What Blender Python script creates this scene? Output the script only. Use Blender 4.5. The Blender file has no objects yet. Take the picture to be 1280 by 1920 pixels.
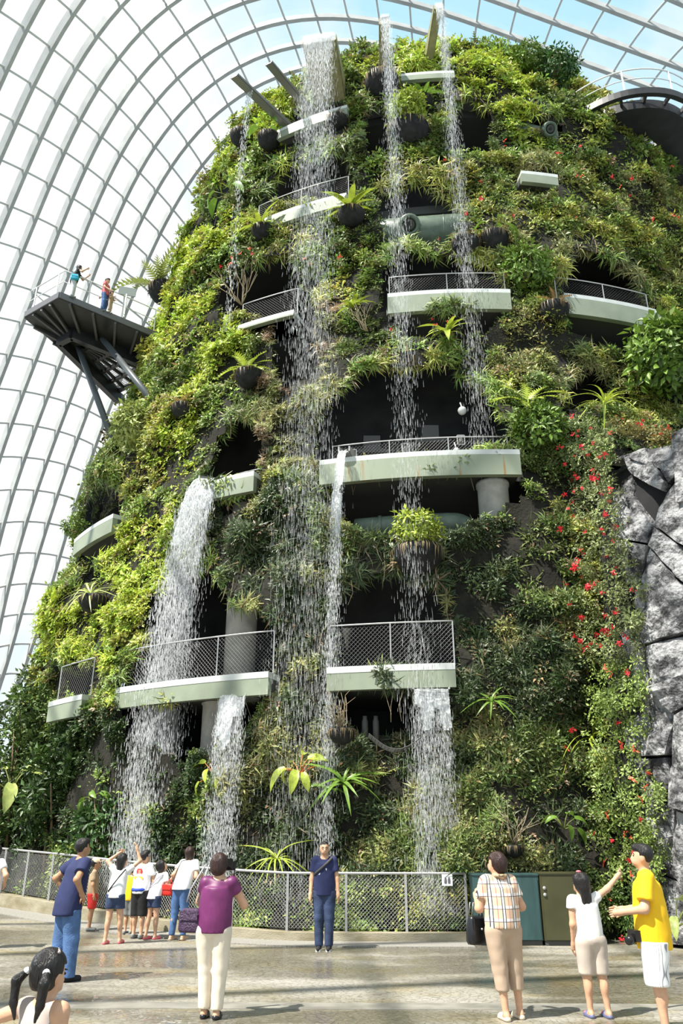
import bpy, math, random
import numpy as np
from mathutils import Vector, Matrix

# ------------------------------------------------------------------ camera, world, sun, exposure
scene = bpy.context.scene
COL = scene.collection
FPX, PITCH, CAMZ = 1493.0, math.radians(22.7), 1.65
cam_d = bpy.data.cameras.new('camera')
cam_d.sensor_fit = 'VERTICAL'; cam_d.sensor_height = 36.0
cam_d.lens = FPX * 36.0 / 1920.0
cam_d.clip_end = 500
cam = bpy.data.objects.new('camera', cam_d); COL.objects.link(cam)
cam.location = (0, 0, CAMZ); cam.rotation_euler = (math.pi / 2 + PITCH, 0, 0)
scene.camera = cam

world = bpy.data.worlds.new('sky'); scene.world = world; world.use_nodes = True
wn = world.node_tree.nodes; wl = world.node_tree.links
bg = wn['Background']
tc = wn.new('ShaderNodeTexCoord'); nz = wn.new('ShaderNodeTexNoise'); rp = wn.new('ShaderNodeValToRGB')
nz.inputs['Scale'].default_value = 1.7; nz.inputs['Detail'].default_value = 6; nz.inputs['Roughness'].default_value = 0.55
mp = wn.new('ShaderNodeMapping'); mp.inputs['Location'].default_value = (2.35, 0.4, 0.9)
wl.new(tc.outputs['Generated'], mp.inputs['Vector']); wl.new(mp.outputs['Vector'], nz.inputs['Vector']); wl.new(nz.outputs['Fac'], rp.inputs['Fac'])
rp.color_ramp.elements[0].position = 0.40; rp.color_ramp.elements[0].color = (0.50, 0.80, 1.0, 1)
rp.color_ramp.elements[1].position = 0.56; rp.color_ramp.elements[1].color = (1.0, 1.0, 1.0, 1)
wl.new(rp.outputs['Color'], bg.inputs['Color'])
bg.inputs['Strength'].default_value = 1.15

sun_d = bpy.data.lights.new('sun', 'SUN'); sun_d.energy = 10.2; sun_d.angle = math.radians(0.6); sun_d.color = (1.0, 0.95, 0.86)
sun = bpy.data.objects.new('sun', sun_d); COL.objects.link(sun)
SUNV = Vector((-0.45, -0.33, 0.86)).normalized()
sun.rotation_euler = SUNV.to_track_quat('Z', 'Y').to_euler()
sun.location = (-10, -10, 60)

vs = scene.view_settings
vs.view_transform = 'Standard'; vs.look = 'None'; vs.exposure = 0.0; vs.gamma = 1.0; vs.use_curve_mapping = False
scene.cycles.transparent_max_bounces = 24
scene.cycles.max_bounces = 6

# ------------------------------------------------------------------ geometry of the place (world metres, camera at the origin looking along +Y)
CP, SP = math.cos(PITCH), math.sin(PITCH)
rng = np.random.default_rng(7)
random.seed(7)

def ray(px, py):
    x = (np.asarray(px, float) - 640) / FPX; y = (960 - np.asarray(py, float)) / FPX
    return np.stack([x, CP - y * SP, SP + y * CP], -1)
def proj(P):
    P = np.asarray(P, float); Z = P[..., 2] - CAMZ; Y = P[..., 1]
    d = Y * CP + Z * SP; v = -Y * SP + Z * CP
    d = np.where(d > 0.05, d, 0.05)
    return 640 + FPX * P[..., 0] / d, 960 - FPX * v / d, d
def on_Y(px, py, Y):
    d = ray(px, py); s = Y / d[..., 1]
    return np.array([0, 0, CAMZ]) + d * np.asarray(s)[..., None]
def on_Z(px, py, z):
    d = ray(px, py); s = (z - CAMZ) / d[..., 2]
    return np.array([0, 0, CAMZ]) + d * np.asarray(s)[..., None]

# the planted mountain: a leaning cone of elliptical plan
MCX, MCY = 4.0, 32.0
_PZ = np.array([-1, 0, 5, 11, 17, 23, 28.5, 31.2, 34.0, 36.2, 37.6, 38.5])
_RY = np.array([15.0, 14.9, 14.5, 13.2, 11.8, 10.5, 9.4, 8.7, 7.6, 5.6, 3.2, 0.3])
_RX = np.array([16.0, 15.9, 15.5, 14.7, 13.9, 12.9, 12.0, 11.4, 10.3, 8.2, 5.2, 0.5])
_zz = np.linspace(-1, 38.5, 400)
def _smooth(v):
    a = np.interp(_zz, _PZ, v)
    k = np.ones(21) / 21
    b = np.convolve(np.pad(a, 10, mode='edge'), k, 'valid')
    w = np.clip((38.5 - _zz) / 1.5, 0, 1)
    return b * w + a * (1 - w)
_rys, _rxs = _smooth(_RY), _smooth(_RX)
def m_cx(z): return MCX + 0.75 * np.exp(-((np.asarray(z, float) - 26) / 8.0) ** 2)
def m_r(z): return np.interp(z, _zz, _rxs), np.interp(z, _zz, _rys)
def m_pt(th, z, off=0.0):
    rx, ry = m_r(z)
    return np.stack([m_cx(z) + (rx + off) * np.sin(th), MCY - (ry + off) * np.cos(th), np.asarray(z, float) + 0 * th], -1)
def m_nrm(th, z):
    e = 1e-3
    a = m_pt(th + e, z) - m_pt(th - e, z); b = m_pt(th, np.asarray(z) + .2) - m_pt(th, np.asarray(z) - .2)
    n = np.cross(a, b); return n / (np.linalg.norm(n, axis=-1, keepdims=True) + 1e-9)
# the rock spur beside it
SCX, SCY = 9.9, 17.6
def s_r(z): return np.interp(z, [-1, 0, 4, 8, 10.2], [4.5, 4.4, 4.2, 3.9, 3.5])
def s_pt(th, z, off=0.0):
    r = s_r(z) + off
    return np.stack([SCX + r * np.sin(th), SCY - r * np.cos(th), np.asarray(z, float) + 0 * th], -1)
_T = np.arange(9, 70, 0.04)
def hit_m(px, py, off=0.0):
    """where the line of sight through a picture point meets the mountain: (theta, z)"""
    d = ray(px, py); P = np.array([0, 0, CAMZ]) + _T[:, None] * d
    rx, ry = m_r(np.clip(P[:, 2], -1, 38.4)); e = ((P[:, 0] - m_cx(P[:, 2])) / (rx + off)) ** 2 + ((P[:, 1] - MCY) / (ry + off)) ** 2
    ok = np.where((e < 1) & (P[:, 2] < 38.4))[0]
    if len(ok) == 0:
        k = np.argmin(np.where(P[:, 2] < 38, e, 9))
    else: k = ok[0]
    p = P[k]; rx, ry = m_r(p[2])
    return math.atan2((p[0] - float(m_cx(p[2]))) / rx, -(p[1] - MCY) / ry), float(p[2])
def hit_s(px, py, off=0.0):
    d = ray(px, py); P = np.array([0, 0, CAMZ]) + _T[:, None] * d
    r = s_r(P[:, 2]) + off; e = np.hypot(P[:, 0] - SCX, P[:, 1] - SCY) / r
    ok = np.where(e < 1)[0]; k = ok[0] if len(ok) else np.argmin(e)
    p = P[k]; return math.atan2(p[0] - SCX, -(p[1] - SCY)), float(p[2])
def floor_z(x, y):
    return 0.035 * np.maximum(0, -np.asarray(x, float) - 1.0) * np.clip((np.asarray(y, float) - 12) / 8, 0, 1)
def in_poly(u, v, poly):
    poly = np.asarray(poly, float); x0, y0 = poly[:, 0], poly[:, 1]; x1, y1 = np.roll(x0, -1), np.roll(y0, -1)
    u = np.asarray(u)[..., None]; v = np.asarray(v)[..., None]
    c = ((y0 > v) != (y1 > v)) & (u < (x1 - x0) * (v - y0) / (y1 - y0 + 1e-12) + x0)
    return (c.sum(-1) % 2) == 1
def gnoise(P, freq, seed=0):
    """cheap smooth 3-D value noise, -1..1"""
    P = np.asarray(P, float) * freq; i = np.floor(P).astype(np.int64); f = P - i; f = f * f * (3 - 2 * f)
    out = 0
    for dx in (0, 1):
        for dy in (0, 1):
            for dz in (0, 1):
                h = ((i[..., 0] + dx) * 374761393 + (i[..., 1] + dy) * 668265263 + (i[..., 2] + dz) * 2147483647 + seed * 974711) & 0x7fffffff
                h = ((h ^ (h >> 13)) * 1274126177) & 0x7fffffff
                h = (h ^ (h >> 16)) & 0xffff
                w = (f[..., 0] if dx else 1 - f[..., 0]) * (f[..., 1] if dy else 1 - f[..., 1]) * (f[..., 2] if dz else 1 - f[..., 2])
                out = out + w * (h / 32767.5 - 1)
    return out

# ------------------------------------------------------------------ helpers
def setp(o, label=None, cat=None, group=None, kind=None):
    if label: o['label'] = label
    if cat: o['category'] = cat
    if group: o['group'] = group
    if kind: o['kind'] = kind
    return o
def thing(name, label, cat, loc=(0, 0, 0), group=None, kind=None, rz=0.0):
    o = bpy.data.objects.new(name, None); COL.objects.link(o); o.location = tuple(float(c) for c in loc); o.rotation_euler = (0, 0, rz)
    o.empty_display_size = 0.2
    return setp(o, label, cat, group, kind)
def link(name, me, parent=None, loc=None):
    o = bpy.data.objects.new(name, me); COL.objects.link(o)
    if parent is not None: o.parent = parent
    if loc is not None: o.location = tuple(float(c) for c in loc)
    return o
def mesh(name, V, F, m=None, smooth=False, col=None, mi=None):
    me = bpy.data.meshes.new(name)
    V = np.asarray(V, dtype=np.float32).reshape(-1, 3)
    if isinstance(F, np.ndarray) and F.ndim == 2:
        n, k = F.shape
        me.vertices.add(len(V)); me.vertices.foreach_set('co', V.ravel())
        me.loops.add(n * k); me.loops.foreach_set('vertex_index', F.astype(np.int32).ravel())
        me.polygons.add(n); me.polygons.foreach_set('loop_start', np.arange(0, n * k, k, dtype=np.int32))
        me.polygons.foreach_set('loop_total', np.full(n, k, dtype=np.int32))
        me.update(calc_edges=True)
    else:
        me.from_pydata(V.tolist(), [], [tuple(int(i) for i in f) for f in F])
    if col is not None:
        a = me.attributes.new('col', 'FLOAT_COLOR', 'POINT')
        c = np.ones((len(V), 4), np.float32); c[:, :3] = col; a.data.foreach_set('color', c.ravel())
    if m is not None:
        for q in (m if isinstance(m, (list, tuple)) else [m]): me.materials.append(q)
    if mi is not None: me.polygons.foreach_set('material_index', np.asarray(mi, np.int32))
    if smooth: me.polygons.foreach_set('use_smooth', np.ones(len(me.polygons), bool))
    return me
def obj(name, V, F, m, parent=None, smooth=False, col=None, loc=None, mi=None):
    """geometry in world coordinates; under a parent it is moved into the parent's frame"""
    V = np.asarray(V, float).reshape(-1, 3)
    if parent is not None:
        Mi = np.array(world_of(parent).inverted()); V = V @ Mi[:3, :3].T + Mi[:3, 3]
    return link(name, mesh(name, V, F, m, smooth, col, mi), parent, loc)
def world_of(o):
    M = Matrix.LocRotScale(o.location, o.rotation_euler, o.scale)
    return world_of(o.parent) @ M if o.parent else M

class MB:
    """collects shapes for ONE mesh"""
    def __init__(s): s.V = []; s.F = []; s.n = 0
    def add(s, V, F):
        V = np.asarray(V, float).reshape(-1, 3); s.V.append(V)
        for f in F: s.F.append(tuple(int(i) + s.n for i in f))
        s.n += len(V); return s
    def box(s, c, d, R=None):
        c = np.asarray(c, float); d = np.asarray(d, float) / 2
        V = np.array([[x, y, z] for x in (-1, 1) for y in (-1, 1) for z in (-1, 1)], float) * d
        if R is not None: V = V @ np.asarray(R).T
        return s.add(V + c, [(0, 1, 3, 2), (4, 6, 7, 5), (0, 4, 5, 1), (2, 3, 7, 6), (0, 2, 6, 4), (1, 5, 7, 3)])
    def beam(s, a, b, w, h, up=(0, 0, 1)):
        a = np.asarray(a, float); b = np.asarray(b, float); t = b - a; t = t / (np.linalg.norm(t) + 1e-9)
        up = np.asarray(up, float); sd = np.cross(t, up)
        if np.linalg.norm(sd) < 1e-4: sd = np.cross(t, (1, 0, 0))
        sd = sd / np.linalg.norm(sd); u = np.cross(sd, t)
        o = [sd * w / 2 * i + u * h / 2 * j for i, j in ((-1, -1), (1, -1), (1, 1), (-1, 1))]
        return s.add([a + q for q in o] + [b + q for q in o], [(3, 2, 1, 0), (4, 5, 6, 7), (0, 1, 5, 4), (1, 2, 6, 5), (2, 3, 7, 6), (3, 0, 4, 7)])
    def tube(s, pts, r, n=8, cap=True):
        pts = np.asarray(pts, float); m = len(pts); r = np.broadcast_to(np.asarray(r, float), (m,))
        T = np.gradient(pts, axis=0); T /= np.linalg.norm(T, axis=1)[:, None] + 1e-9
        ref = np.array([0, 0, 1.0]) if abs(T[:, 2]).mean() < 0.8 else np.array([1.0, 0, 0])
        A = np.cross(T, ref); A /= np.linalg.norm(A, axis=1)[:, None] + 1e-9; B = np.cross(T, A)
        an = np.arange(n) * 2 * math.pi / n
        V = (pts[:, None] + r[:, None, None] * (np.cos(an)[None, :, None] * A[:, None] + np.sin(an)[None, :, None] * B[:, None])).reshape(-1, 3)
        F = [(i * n + k, i * n + (k + 1) % n, (i + 1) * n + (k + 1) % n, (i + 1) * n + k) for i in range(m - 1) for k in range(n)]
        if cap: F += [tuple(range(n))[::-1], tuple((m - 1) * n + k for k in range(n))]
        return s.add(V, F)
    def prism(s, poly, ext):
        poly = np.asarray(poly, float); n = len(poly); ext = np.asarray(ext, float)
        return s.add(np.r_[poly, poly + ext], [tuple(range(n))[::-1], tuple(range(n, 2 * n))] + [(k, (k + 1) % n, n + (k + 1) % n, n + k) for k in range(n)])
    def lathe(s, prof, c=(0, 0, 0), n=16, ax=None):
        prof = np.asarray(prof, float); an = np.arange(n) * 2 * math.pi / n; m = len(prof)
        V = np.array([[r * math.cos(a), r * math.sin(a), z] for r, z in prof for a in an])
        if ax is not None:
            q = Vector((0, 0, 1)).rotation_difference(Vector(ax)).to_matrix(); V = V @ np.array(q).T
        F = [(i * n + k, i * n + (k + 1) % n, (i + 1) * n + (k + 1) % n, (i + 1) * n + k) for i in range(m - 1) for k in range(n)]
        F += [tuple(range(n))[::-1], tuple((m - 1) * n + k for k in range(n))]
        return s.add(V + np.asarray(c, float), F)
    def ball(s, c, r, n=10, m=6):
        r = np.broadcast_to(np.asarray(r, float), (3,)); V = [[0, 0, -1]]
        for i in range(1, m):
            a = -math.pi / 2 + math.pi * i / m
            V += [[math.cos(a) * math.cos(2 * math.pi * k / n), math.cos(a) * math.sin(2 * math.pi * k / n), math.sin(a)] for k in range(n)]
        V.append([0, 0, 1]); V = np.array(V) * r + np.asarray(c, float); L = len(V) - 1
        F = [(0, 1 + (k + 1) % n, 1 + k) for k in range(n)] + [(L, L - n + k, L - n + (k + 1) % n) for k in range(n)]
        F += [(1 + i * n + k, 1 + i * n + (k + 1) % n, 1 + (i + 1) * n + (k + 1) % n, 1 + (i + 1) * n + k) for i in range(m - 2) for k in range(n)]
        return s.add(V, F)
    def build(s, name, m, parent=None, smooth=False):
        return obj(name, np.concatenate(s.V), s.F, m, parent, smooth)

# ------------------------------------------------------------------ materials
MATS = {}
def mat(name, c=(.5, .5, .5), rough=.6, metal=0.0, var=0.0, scale=8.0, bump=0.0, bscale=40.0, c2=None, spec=0.4, trans=0.0, stretch=None):
    m = bpy.data.materials.new(name); m.use_nodes = True; nt = m.node_tree; N, L = nt.nodes, nt.links; b = N['Principled BSDF']
    b.inputs['Base Color'].default_value = (*c, 1); b.inputs['Roughness'].default_value = rough; b.inputs['Metallic'].default_value = metal
    b.inputs['Specular IOR Level'].default_value = spec
    if var or c2 or bump:
        t = N.new('ShaderNodeTexCoord'); v = t.outputs['Object']
        if stretch:
            q = N.new('ShaderNodeMapping'); q.inputs['Scale'].default_value = stretch; L.new(v, q.inputs['Vector']); v = q.outputs['Vector']
    if var or c2:
        n = N.new('ShaderNodeTexNoise'); n.inputs['Scale'].default_value = scale; n.inputs['Detail'].default_value = 5; L.new(v, n.inputs['Vector'])
        r = N.new('ShaderNodeValToRGB'); e = r.color_ramp.elements; e[0].position = .35; e[1].position = .65
        cc = c2 or tuple(x * (1 - var) for x in c); c1 = c if c2 else tuple(min(1, x * (1 + var * .5)) for x in c)
        e[0].color = (*cc, 1); e[1].color = (*c1, 1); L.new(n.outputs['Fac'], r.inputs['Fac']); L.new(r.outputs['Color'], b.inputs['Base Color'])
    if bump:
        n2 = N.new('ShaderNodeTexNoise'); n2.inputs['Scale'].default_value = bscale; n2.inputs['Detail'].default_value = 4; L.new(v, n2.inputs['Vector'])
        bp = N.new('ShaderNodeBump'); bp.inputs['Strength'].default_value = bump; bp.inputs['Distance'].default_value = .05
        L.new(n2.outputs['Fac'], bp.inputs['Height']); L.new(bp.outputs['Normal'], b.inputs['Normal'])
    MATS[name] = m; return m
def leaf_mat(name, c=None, transl=.22, rough=.46, var=.25):
    """plant tissue: colour from the plant's own attribute (or c), some light passes through"""
    m = bpy.data.materials.new(name); m.use_nodes = True; nt = m.node_tree; N, L = nt.nodes, nt.links; b = N['Principled BSDF']; out = N['Material Output']
    b.inputs['Roughness'].default_value = rough; b.inputs['Specular IOR Level'].default_value = .42
    tr = N.new('ShaderNodeBsdfTranslucent'); mx = N.new('ShaderNodeMixShader'); mx.inputs[0].default_value = transl
    if c is None:
        a = N.new('ShaderNodeAttribute'); a.attribute_name = 'col'; src = a.outputs['Color']
    else:
        t = N.new('ShaderNodeTexCoord'); n = N.new('ShaderNodeTexNoise'); n.inputs['Scale'].default_value = 5; L.new(t.outputs['Object'], n.inputs['Vector'])
        r = N.new('ShaderNodeValToRGB'); e = r.color_ramp.elements; e[0].position = .3; e[1].position = .7
        e[0].color = (*[x * (1 - var) for x in c], 1); e[1].color = (*[min(1, x * (1 + var)) for x in c], 1)
        L.new(n.outputs['Fac'], r.inputs['Fac']); src = r.outputs['Color']
    L.new(src, b.inputs['Base Color']); L.new(src, tr.inputs['Color'])
    L.new(b.outputs[0], mx.inputs[1]); L.new(tr.outputs[0], mx.inputs[2]); L.new(mx.outputs[0], out.inputs['Surface'])
    MATS[name] = m; return m
def glassy(name, tint=(1, 1, 1), alpha=.9, rough=.02, dif=None, difw=0.0):
    """thin clear sheet: mostly lets light straight through, with a glossy face (and a share of scattering for water)"""
    m = bpy.data.materials.new(name); m.use_nodes = True; nt = m.node_tree; N, L = nt.nodes, nt.links; N.remove(N['Principled BSDF']); out = N['Material Output']
    t = N.new('ShaderNodeBsdfTransparent'); t.inputs['Color'].default_value = (*tint, 1)
    g = N.new('ShaderNodeBsdfGlossy'); g.inputs['Roughness'].default_value = rough
    mx = N.new('ShaderNodeMixShader'); mx.inputs[0].default_value = 1 - alpha; L.new(t.outputs[0], mx.inputs[1]); L.new(g.outputs[0], mx.inputs[2]); res = mx
    if dif is not None:
        d = N.new('ShaderNodeBsdfDiffuse'); d.inputs['Color'].default_value = (*dif, 1)
        tl = N.new('ShaderNodeBsdfTranslucent'); tl.inputs['Color'].default_value = (*dif, 1)
        a = N.new('ShaderNodeMixShader'); a.inputs[0].default_value = .5; L.new(d.outputs[0], a.inputs[1]); L.new(tl.outputs[0], a.inputs[2])
        m2 = N.new('ShaderNodeMixShader'); m2.inputs[0].default_value = difw; L.new(mx.outputs[0], m2.inputs[1]); L.new(a.outputs[0], m2.inputs[2]); res = m2
    L.new(res.outputs[0], out.inputs['Surface']); MATS[name] = m; return m

M_steel = mat('grey_painted_steel', (.40, .405, .40), .45, 0, .12, 1.5)
M_purlin = mat('pale_steel_tube', (.55, .56, .56), .35)
M_glass = glassy('dome_glass', (.985, .995, .995), .975, .02)
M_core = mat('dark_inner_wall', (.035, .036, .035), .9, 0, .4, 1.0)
M_soil = mat('dark_planting_felt', (.014, .013, .008), .95, 0, .5, 3.0, .6, 14)  # felt and soil, darkened to carry the shade between leaves
M_fascia = mat('pale_green_painted_edge', (.235, .27, .20), .55, 0, .18, 1.2)
M_rust = mat('pale_green_rust_streaked_edge', (.245, .28, .205), .55, 0, 0, 2.6, 0, 0, c2=(.25, .16, .06), stretch=(1.6, 1.6, .12))
for _n in M_rust.node_tree.nodes:
    if _n.type == 'VALTORGB': _n.color_ramp.elements[0].position = .33; _n.color_ramp.elements[1].position = .40
M_lip = mat('white_painted_lip', (.54, .56, .54), .5, 0, .1, 2)
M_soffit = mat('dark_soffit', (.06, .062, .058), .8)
M_conc = mat('grey_concrete', (.42, .41, .38), .8, 0, .25, 2.5, .15, 30)
M_rail = mat('steel_rail', (.40, .40, .40), .4, .4)
M_railw = mat('pale_steel_rail', (.72, .73, .73), .4, .1)
M_wire = mat('wire_mesh_steel', (.33, .33, .32), .45, .4)
M_dwire = mat('dark_wire_mesh', (.10, .10, .10), .5, .3)
M_black = mat('black_painted_steel', (.022, .023, .026), .45, 0, .3, 2)
M_pipe = mat('green_painted_duct', (.10, .135, .10), .4, 0, .25, 4)

# ------------------------------------------------------------------ dome of glass
DC, DA = np.array([4, 24, -2.]), np.array([36, 38, 49.])
DW, DNJ, DNH = 0.07, 2, 4
DK = np.array([[-0.21051, 0.19369, 0.44648], [-0.0401, 0.11847, -0.01217], [0.03126, 0.06826, -0.06631], [0.28905, 0.22499, 0.44246], [0.17578, 0.1001, 0.04316], [0.01559, -0.08455, 0.01311], [-0.57203, 0.21312, 0.07201], [-0.13358, -0.14748, -0.03634], [-0.0863, 0.01573, 0.04135], [-0.19412, -0.31255, 0.16426], [-0.19245, -0.01126, -0.10673], [-0.11529, -0.01774, 0.03559], [-0.22349, -0.18984, -0.08572], [0.28706, 0.11105, 0.07587], [0.05006, -0.0838, 0.02273], [-0.00941, 0.13184, -0.11007], [0.13571, -0.07369, 0.06655], [0.11482, -0.01659, 0.02729], [0.17042, 0.10451, 0.01115], [-0.1327, -0.0588, -0.04144], [-0.00939, 0.0641, -0.04103], [0.02331, -0.04427, 0.0325], [-0.0309, 0.0429, -0.01744], [-0.05546, -0.00491, -0.02587], [-0.05619, -0.06362, 0.00219], [0.02262, 0.04665, 0.01303], [-0.01019, 0.01024, -0.0011]])
def dome_node(i, j):
    i = np.asarray(i, float); j = np.asarray(j, float)
    t = DW * (i + 8); b = (j - 5) / 5.
    H = [np.ones_like(t)]
    for k in range(1, DNH + 1): H += [np.cos(k * t), np.sin(k * t)]
    B = np.stack([h * b ** q for h in H for q in range(DNJ + 1)], -1)
    n = B @ DK; n /= np.linalg.norm(n, axis=-1, keepdims=True)
    return DC + DA * n
def dome_normal(P):
    n = (P - DC) / DA ** 2; return n / np.linalg.norm(n, axis=-1, keepdims=True)
def strip_beam(P, up, w, h, drop=0.0):
    """rectangular beam along points P; up = outward normals; the beam hangs inward by h"""
    P = np.asarray(P, float); T = np.gradient(P, axis=0); T /= np.linalg.norm(T, axis=1)[:, None]
    sd = np.cross(T, up); sd /= np.linalg.norm(sd, axis=1)[:, None]; n = len(P)
    R = np.stack([P - sd * w / 2 - up * drop, P + sd * w / 2 - up * drop, P + sd * w / 2 - up * (h + drop), P - sd * w / 2 - up * (h + drop)], 1).reshape(-1, 3)
    F = [(i * 4 + k, i * 4 + (k + 1) % 4, (i + 1) * 4 + (k + 1) % 4, (i + 1) * 4 + k) for i in range(n - 1) for k in range(4)] + [(3, 2, 1, 0), tuple((n - 1) * 4 + k for k in range(4))]
    return R, F
dome = thing('ceiling', 'white steel and glass dome arching over the planted mountain', None, (0, 0, 0), kind='structure')
IR = (-21, 20); JR = (-2, 12)
_ii, _jj = np.meshgrid(np.arange(IR[0], IR[1] + 1), np.arange(JR[0], JR[1] + 1), indexing='ij')
DN = dome_node(_ii, _jj); du, dv, dd = proj(DN); DNN = dome_normal(DN)
def seen(u, v, m=140): return (u > -m) & (u < 1280 + m) & (v > -m) & (v < 1330)
msk = seen(du, dv)
for j in range(_ii.shape[1]):
    idx = np.where(msk[:, j])[0]
    if len(idx) < 3: continue
    a, b = max(idx.min() - 1, 0), min(idx.max() + 1, _ii.shape[0] - 1)
    t = np.arange(_ii[a, 0], _ii[b, 0] + .01, 0.5); P = dome_node(t, np.full_like(t, _jj[0, j]))
    V, F = strip_beam(P, dome_normal(P), .20, .50); obj('rib', V, F, M_steel, dome)
for i in range(_ii.shape[0]):
    idx = np.where(msk[i])[0]
    if len(idx) < 2: continue
    a, b = max(idx.min() - 1, 0), min(idx.max() + 1, _ii.shape[1] - 1)
    t = np.arange(_jj[0, a], _jj[0, b] + .01, 0.5); P = dome_node(np.full_like(t, _ii[i, 0]), t)
    V, F = strip_beam(P, dome_normal(P), .11, .13, .15); obj('purlin', V, F, M_purlin, dome)
panes = []
for i in range(_ii.shape[0] - 1):
    for j in range(_ii.shape[1] - 1):
        q = DN[[i, i + 1, i + 1, i], [j, j, j + 1, j + 1]]; c = q.mean(0); u, v, d = proj(c)
        if not seen(u, v, 60): continue
        uu, vv, _ = proj(q); area = abs(np.dot(uu, np.roll(vv, 1)) - np.dot(vv, np.roll(uu, 1))) / 2
        inm = in_poly(np.array([u]), np.array([v]), [(90, 1300), (140, 1050), (270, 700), (400, 400), (520, 230), (700, 140), (1000, 150), (1120, 240), (1280, 420), (1280, 1300)])[0]
        if inm: continue
        n = dome_normal(c); qq = c + (q - c) * .985 + n * .05
        panes.append((area, np.r_[qq, qq + n * .06]))
panes.sort(key=lambda a: -a[0])
BOXF = [(3, 2, 1, 0), (4, 5, 6, 7), (0, 1, 5, 4), (1, 2, 6, 5), (2, 3, 7, 6), (3, 0, 4, 7)]
for _, V in panes[:300]: obj('glass_pane', V, BOXF, M_glass, dome)
if len(panes) > 300:
    b = MB()
    for _, V in panes[300:]: b.add(V, BOXF)
    setp(b.build('far_panes', M_glass, dome), kind='stuff')
# the rest of the vault overhead and behind the viewer: arches and purlins of the same kind
for yy in np.arange(-10, 17, 3.6):
    y = (yy - DC[1]) / DA[1]; r = math.sqrt(1 - y * y); t = np.linspace(.06, math.pi - .06, 41)
    lean = .18 * (16 - yy) / 26
    P = DC + DA * np.stack([-r * np.cos(t), np.full_like(t, y), r * np.sin(t)], -1)
    P[:, 2] *= 1.0
    V, F = strip_beam(P, dome_normal(P), .20, .50); obj('rib', V, F, M_steel, dome)
for t in np.linspace(.25, math.pi - .25, 22):
    y = np.linspace(-.90, -.22, 15); r = np.sqrt(1 - y * y)
    P = DC + DA * np.stack([-r * math.cos(t), y, r * math.sin(t)], -1)
    V, F = strip_beam(P, dome_normal(P), .11, .13, .15); obj('purlin', V, F, M_purlin, dome)

# ------------------------------------------------------------------ floor, kerb
def floor_material():
    m = bpy.data.materials.new('wet_stone_paving'); m.use_nodes = True; nt = m.node_tree; N, L = nt.nodes, nt.links; b = N['Principled BSDF']
    t = N.new('ShaderNodeTexCoord')
    def noise(sc, det, mapscale=None, rough=.55):
        n = N.new('ShaderNodeTexNoise'); n.inputs['Scale'].default_value = sc; n.inputs['Detail'].default_value = det; n.inputs['Roughness'].default_value = rough
        if mapscale:
            q = N.new('ShaderNodeMapping'); q.inputs['Scale'].default_value = mapscale; L.new(t.outputs['Object'], q.inputs['Vector']); L.new(q.outputs['Vector'], n.inputs['Vector'])
        else: L.new(t.outputs['Object'], n.inputs['Vector'])
        return n
    def ramp(n, a, b_, ca, cb):
        r = N.new('ShaderNodeValToRGB'); e = r.color_ramp.elements; e[0].position = a; e[1].position = b_; e[0].color = (*ca, 1); e[1].color = (*cb, 1); L.new(n, r.inputs['Fac']); return r
    base = ramp(noise(.55, 5, (1, 1, 1)).outputs['Fac'], .38, .62, (.18, .167, .13), (.26, .25, .222))
    vor = N.new('ShaderNodeTexVoronoi'); vor.inputs['Scale'].default_value = 13; L.new(t.outputs['Object'], vor.inputs['Vector'])
    fine = ramp(vor.outputs['Distance'], .0, .55, (.8, .8, .8), (1.2, 1.2, 1.2))
    ve = N.new('ShaderNodeTexVoronoi'); ve.feature = 'DISTANCE_TO_EDGE'; ve.inputs['Scale'].default_value = 12; L.new(t.outputs['Object'], ve.inputs['Vector'])
    joint = ramp(ve.outputs['Distance'], .0, .10, (.58, .56, .50), (1.05, 1.05, 1.05))
    m1 = N.new('ShaderNodeMixRGB'); m1.blend_type = 'MULTIPLY'; m1.inputs[0].default_value = 1; L.new(base.outputs[0], m1.inputs[1]); L.new(fine.outputs[0], m1.inputs[2])
    m2 = N.new('ShaderNodeMixRGB'); m2.blend_type = 'MULTIPLY'; m2.inputs[0].default_value = .9; L.new(m1.outputs[0], m2.inputs[1]); L.new(joint.outputs[0], m2.inputs[2])
    wet = ramp(noise(.35, 4, (.6, 1.4, 1)).outputs['Fac'], .44, .54, (0, 0, 0), (1, 1, 1))
    yel = ramp(noise(.8, 5, (1, 1.5, 1)).outputs['Fac'], .52, .66, (1, 1, 1), (1.02, .93, .70))
    m4 = N.new('ShaderNodeMixRGB'); m4.blend_type = 'MULTIPLY'; m4.inputs[0].default_value = 1; L.new(m2.outputs[0], m4.inputs[1]); L.new(yel.outputs[0], m4.inputs[2])
    m3 = N.new('ShaderNodeMixRGB'); m3.blend_type = 'MULTIPLY'; L.new(wet.outputs[0], m3.inputs[0]); L.new(m4.outputs[0], m3.inputs[1]); m3.inputs[2].default_value = (.66, .64, .60, 1)
    L.new(m3.outputs[0], b.inputs['Base Color'])
    rr = N.new('ShaderNodeMapRange'); L.new(wet.outputs[0], rr.inputs['Value']); rr.inputs['To Min'].default_value = .6; rr.inputs['To Max'].default_value = .12; L.new(rr.outputs[0], b.inputs['Roughness'])
    bp = N.new('ShaderNodeBump'); bp.inputs['Strength'].default_value = .35; bp.inputs['Distance'].default_value = .02; L.new(ve.outputs['Distance'], bp.inputs['Height']); L.new(bp.outputs['Normal'], b.inputs['Normal'])
    return m
M_floor = floor_material()
xs = np.linspace(-45, 45, 91); ys = np.linspace(-14, 62, 77); X, Y = np.meshgrid(xs, ys)
V = np.stack([X, Y, floor_z(X, Y)], -1).reshape(-1, 3); n = len(xs)
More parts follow.
